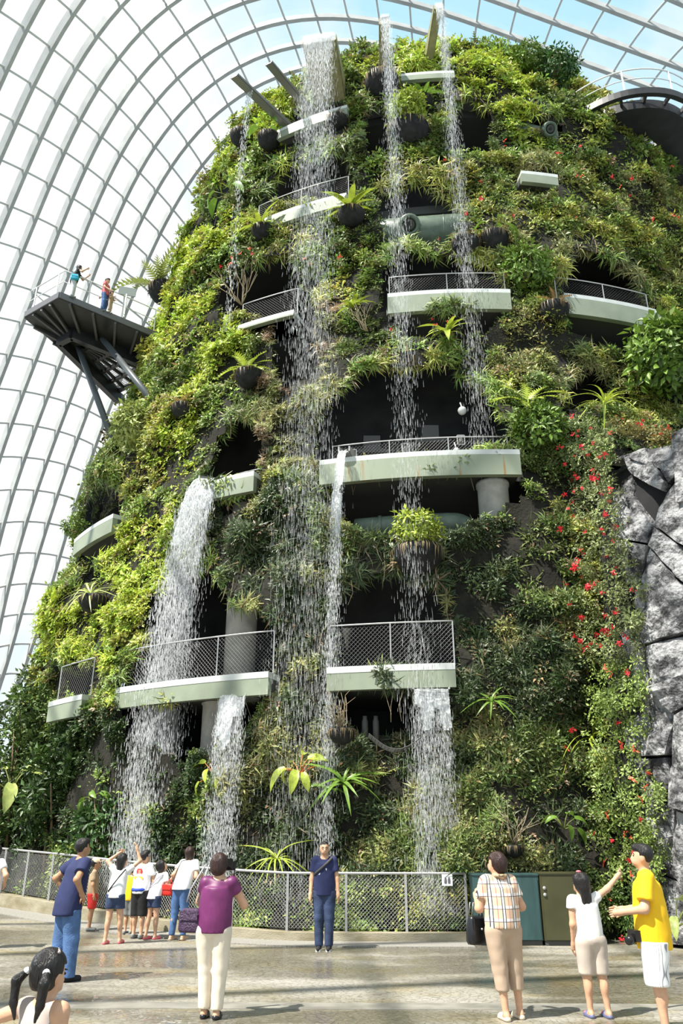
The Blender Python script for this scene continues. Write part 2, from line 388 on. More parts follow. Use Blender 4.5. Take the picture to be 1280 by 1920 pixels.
F = np.array([(j * n + i, j * n + i + 1, (j + 1) * n + i + 1, (j + 1) * n + i) for j in range(len(ys) - 1) for i in range(n - 1)])
fl = obj('floor', V, F, M_floor); setp(fl, 'wet grey stone paving in front of the railing', None, kind='structure')

FENCE = np.array([(-14.5, 27.0), (-11.6, 24.6), (-9.6, 22.9), (-7.6, 21.1), (-5.7, 19.5), (-4.2, 18.35), (-2.9, 17.5), (-1.6, 16.95), (-0.2, 16.75), (1.2, 16.7), (2.35, 16.68)])
def path_at(P, s):
    d = np.r_[0, np.cumsum(np.linalg.norm(np.diff(P, axis=0), axis=1))]
    return np.stack([np.interp(s, d, P[:, k]) for k in range(P.shape[1])], -1), d[-1]
def kerb_h(x): return 0.15 + 0.02 * np.maximum(0, -x - 1)
def offset2(P, o):
    T = np.gradient(P, axis=0); T /= np.linalg.norm(T, axis=1)[:, None]; N_ = np.stack([-T[:, 1], T[:, 0]], -1); return P + N_ * o
_, FL = path_at(FENCE, 0.0)
S = np.linspace(0, FL, 60); FP, _ = path_at(FENCE, S)
# smooth the bends
k = np.ones(7) / 7
FP = np.stack([np.convolve(np.pad(FP[:, c], 3, mode='reflect', reflect_type='odd'), k, 'valid') for c in (0, 1)], -1)
M_kerb = mat('stained_concrete_kerb', (.34, .31, .23), .8, 0, 0, 1.6, .25, 25, c2=(.20, .17, .10), stretch=(1, 1, 2.5))
M_pebble = mat('pebble_wash_strip', (.34, .325, .29), .8, 0, 0, 60, .3, 90, c2=(.15, .145, .13))
def ribbon(P0, P1, z0, z1, zb):
    """solid strip between two plan lines, top at z, bottom at zb"""
    n = len(P0); V = np.r_[np.c_[P0, z0], np.c_[P1, z1], np.c_[P0, zb], np.c_[P1, zb]]
    F = [(i, i + 1, n + i + 1, n + i) for i in range(n - 1)] + [(2 * n + i, 2 * n + i + 1, i + 1, i) for i in range(n - 1)] + [(n + i, n + i + 1, 3 * n + i + 1, 3 * n + i) for i in range(n - 1)]
    F += [(0, n, 3 * n, 2 * n), (n - 1, 3 * n - 1, 4 * n - 1, 2 * n - 1)]
    return V, F
Pa, Pb = offset2(FP, -.16), offset2(FP, .16); fz = floor_z(FP[:, 0], FP[:, 1])
V, F = ribbon(Pa, Pb, fz + kerb_h(FP[:, 0]), fz + kerb_h(FP[:, 0]), fz - .1)
kb = obj('trim_1', V, F, M_kerb); setp(kb, 'low stained concrete kerb under the mesh railing', None, kind='structure')
Pa2, Pb2 = offset2(FP, -.95), offset2(FP, -.165)
V, F = ribbon(Pa2, Pb2, floor_z(Pa2[:, 0], Pa2[:, 1]) + .015, floor_z(Pb2[:, 0], Pb2[:, 1]) + .015, floor_z(Pa2[:, 0], Pa2[:, 1]) - .05)
setp(obj('trim_2', V, F, M_pebble), 'speckled pebble strip along the kerb', None, kind='structure')
M_grate = mat('drain_band', (.25, .24, .21), .35, 0, .3, 3)
V, F = ribbon(np.array([(-30, 10.5), (-5, 10.15), (5, 10.0), (30, 9.8)]), np.array([(-30, 10.95), (-5, 10.55), (5, 10.35), (30, 10.15)]), np.full(4, .006), np.full(4, .006), np.full(4, -.03))
setp(obj('trim_3', V, F, M_grate), 'darker wet band crossing the paving', None, kind='structure')
# planting bed floor behind the railing
V, F = ribbon(offset2(FP, .16), offset2(FP, 3.2), fz + .05, fz + .05, fz - .1)
setp(obj('trim_4', V, F, M_soil), 'dark soil bed between railing and planted wall', None, kind='structure')

# ------------------------------------------------------------------ railings with wire mesh
def wire_mesh(P0, P1, z0, z1, pitch, w, name, parent, m):
    """diamond wire infill between two plan points: flat-sided wires, one mesh"""
    P0 = np.asarray(P0, float); P1 = np.asarray(P1, float); Lx = np.linalg.norm((P1 - P0)[:2]); H = z1 - z0
    t = (P1 - P0) / Lx; nrm = np.array([-t[1], t[0], 0]); V = []; F = []; nn = 0
    for sgn in (1, -1):
        k = -H
        while k < Lx:
            a, b = max(k, 0), min(k + H, Lx)
            if b - a > .02:
                za, zb = (a - k), (b - k)
                if sgn < 0: za, zb = H - za, H - zb
                A = P0 + t * a; B = P0 + t * b
                A = np.array([A[0], A[1], A[2] + z0 + za]); B = np.array([B[0], B[1], B[2] + z0 + zb])
                dr = (B - A) / np.linalg.norm(B - A); pr = np.cross(dr, nrm)
                off = nrm * (w * .8 * sgn)
                V += [A + pr * w + off, A - pr * w * .5 + nrm * w * .8 + off, A - pr * w * .5 - nrm * w * .8 + off, B + pr * w + off, B - pr * w * .5 + nrm * w * .8 + off, B - pr * w * .5 - nrm * w * .8 + off]
                F += [(nn, nn + 1, nn + 4, nn + 3), (nn + 1, nn + 2, nn + 5, nn + 4), (nn + 2, nn, nn + 3, nn + 5)]; nn += 6
            k += pitch
    if V: return obj(name, V, F, m, parent)
def railing(name, label, P, h, post_gap=1.5, pitch=.075, wire=.005, rail_r=.022, post_w=.04, mid=False, mesh_on=True, m_rail=None, cat='railing', group=None, m_wire=None, mesh_h=None):
    """P: 3-D foot line of the railing"""
    P = np.asarray(P, float); d = np.r_[0, np.cumsum(np.linalg.norm(np.diff(P, axis=0), axis=1))]; Lt = d[-1]
    root = thing(name, label, cat, P[0], group); mr = m_rail or M_rail; up = np.array([0, 0, 1.0])
    at = lambda s: np.stack([np.interp(s, d, P[:, k]) for k in range(3)], -1)
    ss = np.linspace(0, Lt, max(2, int(Lt / .35) + 1)); MB().tube(at(ss) + up * h, rail_r, 6).build('top_rail', mr, root, True)
    if mid: MB().tube(at(ss) + up * h * .55, rail_r * .7, 5).build('mid_rail', mr, root, True)
    npst = max(1, round(Lt / post_gap)); sp = np.linspace(0, Lt, npst + 1)
    for s in sp: 
        p = at(s); MB().box(p + up * h / 2, (post_w, post_w, h)).build('post', mr, root)
    if mesh_on:
        for a, b in zip(sp[:-1], sp[1:]):
            pa, pb = at(a), at(b); wire_mesh(pa, np.array([pb[0], pb[1], pb[2]]), .05, (mesh_h or h) - .05, pitch, wire, 'wire_panel', root, m_wire or M_wire)
    return root
foot = np.c_[FP, fz + kerb_h(FP[:, 0])]
railing('mesh_railing', 'curved steel railing with diamond wire mesh in front of the planted wall', foot, 1.0, 1.15, .07, .0029, .028, .045)

# ------------------------------------------------------------------ the planted mountain: shell with openings, dark core, floors
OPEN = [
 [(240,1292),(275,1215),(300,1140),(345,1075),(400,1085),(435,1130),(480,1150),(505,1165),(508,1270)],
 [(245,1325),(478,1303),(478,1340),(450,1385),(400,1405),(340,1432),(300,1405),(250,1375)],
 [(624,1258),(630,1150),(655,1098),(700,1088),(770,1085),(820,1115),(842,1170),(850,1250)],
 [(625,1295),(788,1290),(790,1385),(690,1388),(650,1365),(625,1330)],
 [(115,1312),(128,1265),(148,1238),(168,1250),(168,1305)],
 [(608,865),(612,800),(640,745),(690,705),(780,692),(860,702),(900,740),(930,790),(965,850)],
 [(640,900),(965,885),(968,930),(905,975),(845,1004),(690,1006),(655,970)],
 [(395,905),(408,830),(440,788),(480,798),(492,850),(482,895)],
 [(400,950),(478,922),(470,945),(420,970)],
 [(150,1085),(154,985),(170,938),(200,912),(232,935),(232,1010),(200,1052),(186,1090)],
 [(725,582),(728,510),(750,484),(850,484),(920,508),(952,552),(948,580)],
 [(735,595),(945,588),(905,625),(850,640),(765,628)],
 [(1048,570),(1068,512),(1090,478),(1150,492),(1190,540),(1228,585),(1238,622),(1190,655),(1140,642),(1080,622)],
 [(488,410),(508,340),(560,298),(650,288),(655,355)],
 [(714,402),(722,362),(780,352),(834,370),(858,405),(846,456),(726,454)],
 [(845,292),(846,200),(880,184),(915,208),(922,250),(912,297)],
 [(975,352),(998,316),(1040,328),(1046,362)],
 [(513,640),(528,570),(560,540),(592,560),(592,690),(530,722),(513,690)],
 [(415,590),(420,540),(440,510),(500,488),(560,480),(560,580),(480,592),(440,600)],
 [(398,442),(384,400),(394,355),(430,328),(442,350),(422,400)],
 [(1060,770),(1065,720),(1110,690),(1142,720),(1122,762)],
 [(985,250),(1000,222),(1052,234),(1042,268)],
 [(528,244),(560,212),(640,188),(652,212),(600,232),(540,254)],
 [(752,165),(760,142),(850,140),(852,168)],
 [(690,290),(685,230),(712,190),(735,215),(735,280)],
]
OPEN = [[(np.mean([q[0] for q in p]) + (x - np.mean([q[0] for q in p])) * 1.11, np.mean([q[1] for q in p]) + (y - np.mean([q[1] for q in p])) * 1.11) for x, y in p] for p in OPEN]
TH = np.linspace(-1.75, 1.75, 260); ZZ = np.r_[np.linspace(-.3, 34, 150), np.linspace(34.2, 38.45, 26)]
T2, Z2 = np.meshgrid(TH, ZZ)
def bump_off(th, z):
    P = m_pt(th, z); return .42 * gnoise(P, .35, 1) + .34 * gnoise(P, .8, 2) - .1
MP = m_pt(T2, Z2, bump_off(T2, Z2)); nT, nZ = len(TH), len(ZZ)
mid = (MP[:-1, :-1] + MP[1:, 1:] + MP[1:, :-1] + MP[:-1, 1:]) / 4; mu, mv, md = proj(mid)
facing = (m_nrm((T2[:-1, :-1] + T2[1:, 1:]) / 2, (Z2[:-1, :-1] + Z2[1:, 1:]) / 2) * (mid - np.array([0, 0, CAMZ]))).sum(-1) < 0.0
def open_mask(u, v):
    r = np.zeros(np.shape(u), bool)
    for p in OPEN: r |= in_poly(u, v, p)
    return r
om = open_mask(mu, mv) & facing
jj, ii = np.where(~om); F = np.stack([jj * nT + ii, jj * nT + ii + 1, (jj + 1) * nT + ii + 1, (jj + 1) * nT + ii], -1)
mtn = thing('planted_mountain', 'tall conical mountain wall covered with plants and cut by dark terrace openings', 'mountain', (MCX, MCY - 14, 0))
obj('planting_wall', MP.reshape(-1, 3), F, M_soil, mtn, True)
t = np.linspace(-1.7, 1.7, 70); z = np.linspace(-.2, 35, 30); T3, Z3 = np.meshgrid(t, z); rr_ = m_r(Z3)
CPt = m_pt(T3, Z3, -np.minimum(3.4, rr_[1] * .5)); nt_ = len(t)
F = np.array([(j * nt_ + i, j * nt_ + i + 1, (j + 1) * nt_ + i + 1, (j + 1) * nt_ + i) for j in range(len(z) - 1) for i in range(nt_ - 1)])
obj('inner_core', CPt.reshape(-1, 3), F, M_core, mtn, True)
LEV = {1: 5.3, 2: 11.1, 3: 17.35, 4: 23.0, 5: 29.1}
def ring(th, r_in, r_out, z0, z1):
    th = np.asarray(th); n = len(th); zm = z1
    A = m_pt(th, np.full(n, zm)); rx, ry = m_r(zm)
    def at(off): return np.c_[m_cx(zm) + (rx + off) * np.sin(th), MCY - (ry + off) * np.cos(th)]
    return ribbon(at(r_out), at(r_in), np.full(n, z1), np.full(n, z1), np.full(n, z0))
def ring_solid(th, r_in, r_out, z0, z1):
    V, F = ring(th, r_in, r_out, z0, z1); n = len(th); F = list(F) + [(2 * n + i + 1, 2 * n + i, 3 * n + i, 3 * n + i + 1) for i in range(n - 1)]
    return V, F
for l, z in LEV.items():
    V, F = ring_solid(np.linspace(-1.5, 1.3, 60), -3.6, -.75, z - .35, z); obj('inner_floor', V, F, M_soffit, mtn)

for tw in (hit_m(198, 1280)[0],):   # added wall between core and planted skin, blocks sky showing through the gap
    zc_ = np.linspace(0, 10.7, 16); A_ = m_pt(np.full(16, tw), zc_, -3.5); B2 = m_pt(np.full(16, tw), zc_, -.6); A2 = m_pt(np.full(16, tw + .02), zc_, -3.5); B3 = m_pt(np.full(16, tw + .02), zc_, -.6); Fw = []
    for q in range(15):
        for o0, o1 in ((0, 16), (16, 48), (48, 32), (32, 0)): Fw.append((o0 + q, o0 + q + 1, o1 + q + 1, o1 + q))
    obj('sky_block_wall', np.r_[A_, B2, A2, B3], Fw, M_core, mtn)

def terrace(label, L, R, lev, fh=.6, out=.45, rail=True, raillabel=None, z=None, th=None, gap=1.5, rh=1.0, inset=.25, mf=None):
    z = z or LEV[lev]; a = hit_m(*L, .2)[0]; b = hit_m(*R, .2)[0]; th = np.linspace(a, b, max(6, int(abs(b - a) * 40)))
    c = m_pt(np.array((a + b) / 2), z, 0.0); root = thing('terrace_ledge', label, None, (0, 0, 0)); root.parent = mtn; root.location = (c[0] - mtn.location[0], c[1] - mtn.location[1], z)
    V, F = ring_solid(th, -3.3, out, z - .14, z); obj('lip', V, F, M_lip, root)
    V, F = ring_solid(th, out - .2, out - .03, z - fh, z - .14); obj('fascia', V, F, mf or M_fascia, root)
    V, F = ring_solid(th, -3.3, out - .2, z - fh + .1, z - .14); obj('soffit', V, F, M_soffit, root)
    if rail:
        rx, ry = m_r(z); P = np.c_[m_cx(z) + (rx + out - inset) * np.sin(th), MCY - (ry + out - inset) * np.cos(th), np.full(len(th), z)]
        railing('terrace_railing', raillabel, P, rh, gap, .10, .0038, .02, .028, m_wire=M_dwire)
    return root, th, z
terrace('long pale green ledge of the lowest terrace behind the big left waterfall', (230, 1292), (512, 1268), 1, .52, raillabel='wire mesh railing on the lowest terrace left of centre')
terrace('pale green ledge of the lowest terrace above the right lower waterfall', (618, 1258), (852, 1250), 1, .52, raillabel='wire mesh railing on the lowest terrace above the right lower waterfall')
terrace('short curved ledge low on the left edge of the mountain', (108, 1318), (170, 1302), 1, .55, raillabel='short wire mesh railing at the far left of the lowest terrace')
terrace('long rust-stained pale green ledge across the middle of the mountain', (605, 868), (968, 845), 2, .72, raillabel='low wire railing above the rust-stained middle ledge', rh=.95, inset=1.1, mf=M_rust)
terrace('short pale green ledge beside the top of the big left waterfall', (388, 915), (484, 895), 2, .6, raillabel='short dark railing beside the top of the big left waterfall', rh=.8, inset=1.4)
terrace('curved grey ledge on the left flank of the mountain', (155, 1010), (226, 968), 2, .6, rail=False)
terrace('white and green curved ledge at centre of the upper mountain', (728, 562), (952, 550), 3, .75, raillabel='mesh railing on the white curved upper ledge', inset=.5)
terrace('white and green ledge sloping down at the right of the upper mountain', (1050, 555), (1232, 600), 3, .75, raillabel='mesh railing on the right upper ledge', inset=.5)
terrace('slim white ledge behind the tall central waterfall near the top', (488, 410), (656, 352), 4, .55, raillabel='mesh railing on the slim ledge behind the tall central waterfall')
terrace('small white ledge stub among plants at upper right', (975, 345), (1044, 362), 4, .5, rail=False, z=23.6)
terrace('white ledge under the topmost water spout', (528, 240), (654, 198), 5, .5, rail=False, z=28.7)
terrace('short white ledge just under the summit', (752, 150), (852, 150), 5, .4, rail=False, z=30.3)
terrace('thin railinged walkway stub left of the tall central waterfall', (455, 612), (560, 575), 3, .2, raillabel='thin wire railing left of the tall central waterfall')

# columns
def column(px, py, z0, z1, r, off, label):
    th, _ = hit_m(px, py); p = m_pt(np.array(th), (z0 + z1) / 2, off)
    b = MB().lathe([(r, z0), (r, z1 - .12), (r * 1.08, z1 - .1), (r * 1.08, z1)], (p[0], p[1], 0), 20)
    o = b.build('concrete_column', M_conc, mtn, True); o['label'] = label; return o
column(382, 1200, 5.3, 10.9, .42, -1.3, 'round concrete column on the lowest terrace beside the big left waterfall')
column(364, 1380, 1.6, 4.95, .42, -1.0, 'round concrete column under the lowest terrace')
column(932, 930, 5.3, 10.4, .40, -.9, 'round concrete column under the rust-stained middle ledge')
column(250, 1340, 1.6, 4.95, .42, -1.1, 'dark concrete column behind the big left waterfall')

# ducts
def along(pxs, py, off):
    out = []
    for x in pxs:
        th, z = hit_m(x, py); out.append(m_pt(np.array(th), z, off))
    return np.array(out)
P = along(np.linspace(655, 850, 9), 968, -.75); P[:, 2] = P[:, 2].mean()
dr = P[-1] - P[-2]; dr /= np.linalg.norm(dr); back = np.array([.25, 1, -.25]); el = [P[-1] + dr * .35 * math.sin(a) + back * .35 * (1 - math.cos(a)) for a in np.linspace(.3, 1.57, 5)]
root = thing('air_duct', 'green round duct running under the rust-stained middle ledge', 'duct', P[0])
MB().tube(np.r_[P, el], .30, 16).build('pipe', M_pipe, root, True)
for k in (2, 5): MB().tube([P[k] - dr * .04, P[k] + dr * .04], .33, 16).build('collar', M_pipe, root, True)
def nozzle_duct(c, axis, nz, r, L, label, npx):
    c = np.asarray(c); axis = np.asarray(axis) / np.linalg.norm(axis); root = thing('air_duct', label, 'duct', c)
    MB().tube([c - axis * L / 2, c - axis * L * .48, c + axis * L * .48, c + axis * L / 2], [r * .9, r, r, r * .9], 24).build('barrel', M_pipe, root, True)
    for k in (-.25, .25): MB().tube([c + axis * L * k - axis * .02, c + axis * L * k + axis * .02], r * 1.015, 24).build('seam', M_pipe, root, True)
    n = np.asarray(nz) / np.linalg.norm(nz); q = npx
    MB().lathe([(r * .62, -.3), (r * .62, .1), (r * .55, .22), (r * .40, .22), (r * .36, .05)], q, 20, n).build('nozzle', M_pipe, root, True)
    MB().lathe([(r * .28, .0), (r * .30, .19), (r * .2, .21), (r * .08, .1)], q, 16, n).build('nozzle_core', M_soffit, root, True)
th, z = hit_m(783, 412); c = m_pt(np.array(th), z, -.75); tv = m_pt(np.array(th + .05), z) - m_pt(np.array(th), z)
th2, z2 = hit_m(766, 418); q = m_pt(np.array(th2), z2, -.12)
nozzle_duct(c, tv, (-.05, -1, -.75), .62, 3.4, 'large green horizontal duct barrel with a round nozzle', q)
th, z = hit_m(1008, 240); c = m_pt(np.array(th), z, -.5); th2, z2 = hit_m(1026, 248); q = m_pt(np.array(th2), z2, .1)
nozzle_duct(c, (1, .2, -.1), (.1, -1, -.7), .48, 1.8, 'small green duct with a round nozzle at upper right', q)

# inside the middle opening: vents, lamps, rails
M_vent = mat('dim_metal', (.07, .07, .066), .6); M_glow = mat('pale_lamp_glass', (.6, .6, .58), .3)
for px, py, nm, lb in ((805, 775, 'ceiling_vent', 'square metal vent under the ceiling of the middle opening, nearer the right'), (668, 798, 'ceiling_vent', 'dim square vent in the middle opening, nearer the central waterfall')):
    th, z = hit_m(px, py); p = m_pt(np.array(th), z, -2.0); root = thing(nm, lb, 'vent', p)
    b = MB(); b.prism([(p[0] - .42, p[1] - .3, p[2]), (p[0] + .42, p[1] - .3, p[2]), (p[0] + .42, p[1] + .4, p[2]), (p[0] - .42, p[1] + .4, p[2])], (0, 0, .1)); b.build('hood', M_vent, root)
    MB().box(p + np.array([0, 0, .35]), (.5, .45, .5)).build('shaft', M_vent, root)
for px, py, lb in ((757, 823, 'small bracket floodlight behind the rust-stained ledge, middle of three'), (867, 808, 'small bracket floodlight behind the rust-stained ledge, rightmost'), (652, 835, 'small bracket floodlight beside the narrow central spout')):
    th, z = hit_m(px, py); p = m_pt(np.array(th), z, -.55); root = thing('floodlight', lb, 'lamp', p)
    fr = MB()
    for a, b in (((-.1, .14), (.1, .14)), ((-.1, -.14), (.1, -.14)), ((-.1, -.14), (-.1, .14)), ((.1, -.14), (.1, .14))):
        fr.beam(p + np.array([a[0], 0, a[1]]), p + np.array([b[0], 0, b[1]]), .03, .03)
    fr.build('bracket', M_rail, root); MB().lathe([(.07, -.12), (.08, 0), (.05, .1)], p + np.array([0, .05, -.02]), 10).build('head', M_vent, root, True)
for px, py, r, lb in ((870, 750, .13, 'white globe lamp high in the middle opening'), (858, 826, .09, 'small white dome camera beside the rightmost floodlight')):
    th, z = hit_m(px, py); p = m_pt(np.array(th), z, -.6); b = MB(); b.ball(p, r); b.tube([p + np.array([0, 0, r * .8]), p + np.array([0, .25, r * .8 + .3])], .02, 6); setp(b.build('globe_lamp', M_glow, None, True), lb, 'lamp')

# ------------------------------------------------------------------ rock spur
M_rock = bpy.data.materials.new('grey_textured_rock'); M_rock.use_nodes = True
def _rock():
    N, L = M_rock.node_tree.nodes, M_rock.node_tree.links; b = N['Principled BSDF']; b.inputs['Roughness'].default_value = .75
    t = N.new('ShaderNodeTexCoord'); n1 = N.new('ShaderNodeTexNoise'); n1.inputs['Scale'].default_value = 2.2; n1.inputs['Detail'].default_value = 10; n1.inputs['Roughness'].default_value = .72
    L.new(t.outputs['Object'], n1.inputs['Vector']); r = N.new('ShaderNodeValToRGB'); e = r.color_ramp.elements
    e[0].position = .44; e[0].color = (.035, .035, .038, 1); e[1].position = .56; e[1].color = (.30, .30, .305, 1); L.new(n1.outputs['Fac'], r.inputs['Fac']); L.new(r.outputs[0], b.inputs['Base Color'])
    n2 = N.new('ShaderNodeTexNoise'); n2.inputs['Scale'].default_value = 11; n2.inputs['Detail'].default_value = 5; L.new(t.outputs['Object'], n2.inputs['Vector'])
    bp = N.new('ShaderNodeBump'); bp.inputs['Strength'].default_value = 1.0; bp.inputs['Distance'].default_value = .09; L.new(n2.outputs['Fac'], bp.inputs['Height']); L.new(bp.outputs['Normal'], b.inputs['Normal'])
_rock()
M_rockdark = mat('dark_rock_backing', (.012, .012, .013), .9, 0, .4, 2)  # near-black puts the shade of an open hole into the backing
spur = thing('rock_spur', 'tall outcrop of angular grey rock panels at the right edge', 'rock', (SCX, SCY - 4.2, 0))
t = np.linspace(-2.2, 2.2, 60); z = np.linspace(-.2, 9.7, 24); T3, Z3 = np.meshgrid(t, z); nt_ = len(t)
SPt = s_pt(T3, Z3, -.12 + .1 * gnoise(s_pt(T3, Z3), .8, 5)); F = [(j * nt_ + i, j * nt_ + i + 1, (j + 1) * nt_ + i + 1, (j + 1) * nt_ + i) for j in range(len(z) - 1) for i in range(nt_ - 1)]
top = len(z) * nt_; Vv = np.r_[SPt.reshape(-1, 3), [[SCX, SCY, 9.9]]]; F += [((len(z) - 1) * nt_ + i, (len(z) - 1) * nt_ + i + 1, top) for i in range(nt_ - 1)]
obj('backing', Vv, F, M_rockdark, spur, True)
import bmesh
PAN1 = [[(260,220),(380,245),(560,330),(700,570),(722,602),(690,660),(440,520),(400,400),(300,330),(255,300)],
 [(390,248),(810,300),(900,310),(900,450),(800,540),(724,598),(704,565),(566,330)],
 [(290,640),(436,540),(446,684),(576,884),(602,922),(578,1048),(340,1000),(300,800)],
 [(692,668),(800,575),(900,500),(900,1100),(800,1050),(624,908)],
 [(622,922),(800,1060),(900,1130),(900,1400),(800,1306),(592,1062)],
 [(340,1012),(574,1058),(490,1356),(440,1340),(395,1150)],
 [(586,1070),(792,1322),(900,1420),(900,1700),(800,1726),(546,1804),(500,1600),(478,1400),(502,1360)],
 [(400,1690),(500,1620),(542,1812),(550,1990),(606,2110),(600,2260),(580,2640),(470,2640),(440,2450),(540,2300),(450,2010)],
 [(556,1814),(800,1746),(900,1720),(900,2020),(800,2052),(612,2118),(562,1960)],
 [(624,2124),(800,2062),(900,2030),(900,2240),(800,2298),(772,2314)],
 [(608,2132),(768,2322),(738,2628),(590,2636),(604,2262)],
 [(778,2326),(900,2260),(900,3060),(790,3010),(730,2770),(744,2632)],
 [(600,2650),(724,2642),(780,3016),(690,2920),(600,2820)],
 [(470,2650),(590,2650),(596,2820),(690,2930),(620,2950),(560,2900)],
 [(620,2956),(788,3028),(760,3230),(640,3260),(610,3100)],
 [(766,3226),(794,3040),(900,3080),(900,3700),(782,3560),(700,3520),(690,3380)],
 [(600,3530),(700,3530),(782,3566),(900,3710),(900,4300),(700,4300),(620,3900)],
 [(640,3268),(760,3238),(686,3380),(694,3515),(600,3520),(590,3400)],
 [(470,3300),(590,3300),(596,3900),(690,4300),(480,4300)]]
for k, poly in enumerate(PAN1):
    pts = [hit_s(1080 + x / 4, 760 + y / 4) for x, y in poly]
    pts = [(a * 4.2, min(max(z, .05), 9.85)) for a, z in pts]; c = np.mean(pts, 0)
    pts = [(c[0] + (a - c[0]) * .985, c[1] + (z - c[1]) * .985) for a, z in pts]
    bm = bmesh.new(); vs_ = [bm.verts.new((a, z, 0)) for a, z in pts]
    try: f = bm.faces.new(vs_)
    except ValueError: bm.free(); continue
    bmesh.ops.triangulate(bm, faces=[f])
    for it in range(3):
        long_ = [e for e in bm.edges if e.calc_length() > .22]
        if long_: bmesh.ops.subdivide_edges(bm, edges=long_, cuts=1, use_grid_fill=False); bmesh.ops.triangulate(bm, faces=bm.faces[:])
    bnd = {v for e in bm.edges if e.is_boundary for v in e.verts}
    r0 = .10 + .10 * rng.random(); tilt = rng.normal(0, .05, 2)
    VV = []; 
    bm.verts.index_update()
    for v in bm.verts:
        p2 = np.array([v.co.x, v.co.y, 0]); nz_ = gnoise(p2, 1.3, 30 + k) * .12 + abs(gnoise(p2, 3.2, 60 + k)) * .12
        if v in bnd: nz_ -= .02
        VV.append(s_pt(np.array(v.co.x / 4.2), v.co.y, r0 + nz_ + tilt @ (p2[:2] - c)))
    Fp = [tuple(v.index for v in f.verts) for f in bm.faces]; n0 = len(VV)
    be = [(e.verts[0].index, e.verts[1].index) for e in bm.edges if e.is_boundary]
    ring_i = {v.index: n0 + q for q, v in enumerate(sorted(bnd, key=lambda v: v.index))}
    for v in sorted(bnd, key=lambda v: v.index): VV.append(s_pt(np.array(v.co.x / 4.2), v.co.y, -.15))
    Fp += [(a, b, ring_i[b], ring_i[a]) for a, b in be]; bm.free()
    obj('rock_panel', VV, Fp, M_rock, spur)

# the outcrop goes on to the right, outside the photograph, with panels of the same kind
th_e = hit_s(1306, 1200)[0]; th_b = np.linspace(th_e + .02, 1.15, 6); zb_ = np.linspace(.05, 9.8, 7)
gr2 = np.array([[(a + (rng.normal(0, .05) if 0 < i < 5 else 0), b + (rng.normal(0, .28) if 0 < j < 6 else 0)) for j, b in enumerate(zb_)] for i, a in enumerate(th_b)])
for i in range(5):
    for j in range(6):
        q4 = gr2[[i, i + 1, i + 1, i], [j, j, j + 1, j + 1]]; c = q4.mean(0); q4 = c + (q4 - c) * .975; r0 = .08 + .14 * rng.random(); k = 200 + i * 7 + j; VV = []; n5 = 6
        for a in np.linspace(0, 1, n5):
            for b in np.linspace(0, 1, n5):
                t_, z_ = q4[0] * (1 - a) * (1 - b) + q4[1] * a * (1 - b) + q4[2] * a * b + q4[3] * (1 - a) * b; p2 = np.array([t_ * 4.2, z_, 0]); VV.append(s_pt(np.array(t_), z_, r0 + gnoise(p2, 1.3, k) * .12 + abs(gnoise(p2, 3.2, k + 60)) * .12))
        Fp = [(a * n5 + b, (a + 1) * n5 + b, (a + 1) * n5 + b + 1, a * n5 + b + 1) for a in range(n5 - 1) for b in range(n5 - 1)]
        bd = [a * n5 for a in range(n5)] + [(n5 - 1) * n5 + b for b in range(1, n5)] + [a * n5 + n5 - 1 for a in range(n5 - 2, -1, -1)] + list(range(n5 - 2, 0, -1)); n0 = len(VV)
        for q in bd: v_ = VV[q]; dn = np.array([v_[0] - SCX, v_[1] - SCY, 0]); VV.append(v_ - dn / np.linalg.norm(dn) * .45)
        Fp += [(bd[q], n0 + q, n0 + (q + 1) % len(bd), bd[(q + 1) % len(bd)]) for q in range(len(bd))]
        obj('rock_panel', VV, Fp, M_rock, spur)

# ------------------------------------------------------------------ green service cabinets
M_teal = mat('teal_painted_metal', (.022, .055, .055), .45, 0, 0, 2.0, 0, 0, c2=(.04, .09, .09), stretch=(3, 3, .5))
M_olive = mat('olive_painted_metal', (.055, .055, .022), .5, 0, .2, 2)
def cabinet(x0, x1, y, dp, h, m, label, parts):
    root = thing('service_cabinet', label, 'cabinet', ((x0 + x1) / 2, y + dp / 2, 0))
    b = MB(); b.box(((x0 + x1) / 2, y + dp / 2, h / 2 + .04), (x1 - x0, dp, h - .08)); b.build('body', m, root)
    MB().box(((x0 + x1) / 2, y + dp / 2, .03), (x1 - x0 - .03, dp - .03, .09)).build('plinth', M_soffit, root)
    MB().box(((x0 + x1) / 2, y + dp / 2, h + .012), (x1 - x0 + .03, dp + .03, .03)).build('lid', m, root)
    d = MB().box(((x0 + x1) / 2, y - .012, h * .52), (x1 - x0 - .05, .025, h * .88)).build('door', m, root)
    return root, d
cabinet(2.42, 3.60, 16.05, .55, 1.14, M_teal, 'teal streaked metal service cabinet at the end of the railing', 0)
r_, d_ = cabinet(3.62, 4.45, 16.0, .60, 1.16, M_olive, 'olive metal service cabinet with two round locks', 1)
for zz in (.93, .82): MB().lathe([(.028, 0), (.032, .015), (.015, .025)], (3.68, 15.975, zz), 12, (0, -1, 0)).build('lock', M_rail, d_, True)
# notice on the railing
p = on_Y(838, 1650, 16.62); root = thing('notice_sign', 'small white notice hung on the railing', 'sign', p)
MB().box(p, (.20, .012, .20)).build('plate', mat('white_plastic', (.85, .85, .85), .4), root)
b = MB(); p2 = p + np.array([0, -.011, 0])
for dx in (-.035, .035): b.add([p2 + np.array([dx + x, 0, z]) for x, z in ((-.022, -.06), (.022, -.06), (.026, .0), (.012, .05), (-.012, .05), (-.026, .0))], [(0, 1, 2, 3, 4, 5)])
b.build('footprint_mark', mat('grey_print', (.12, .12, .13), .6), root)

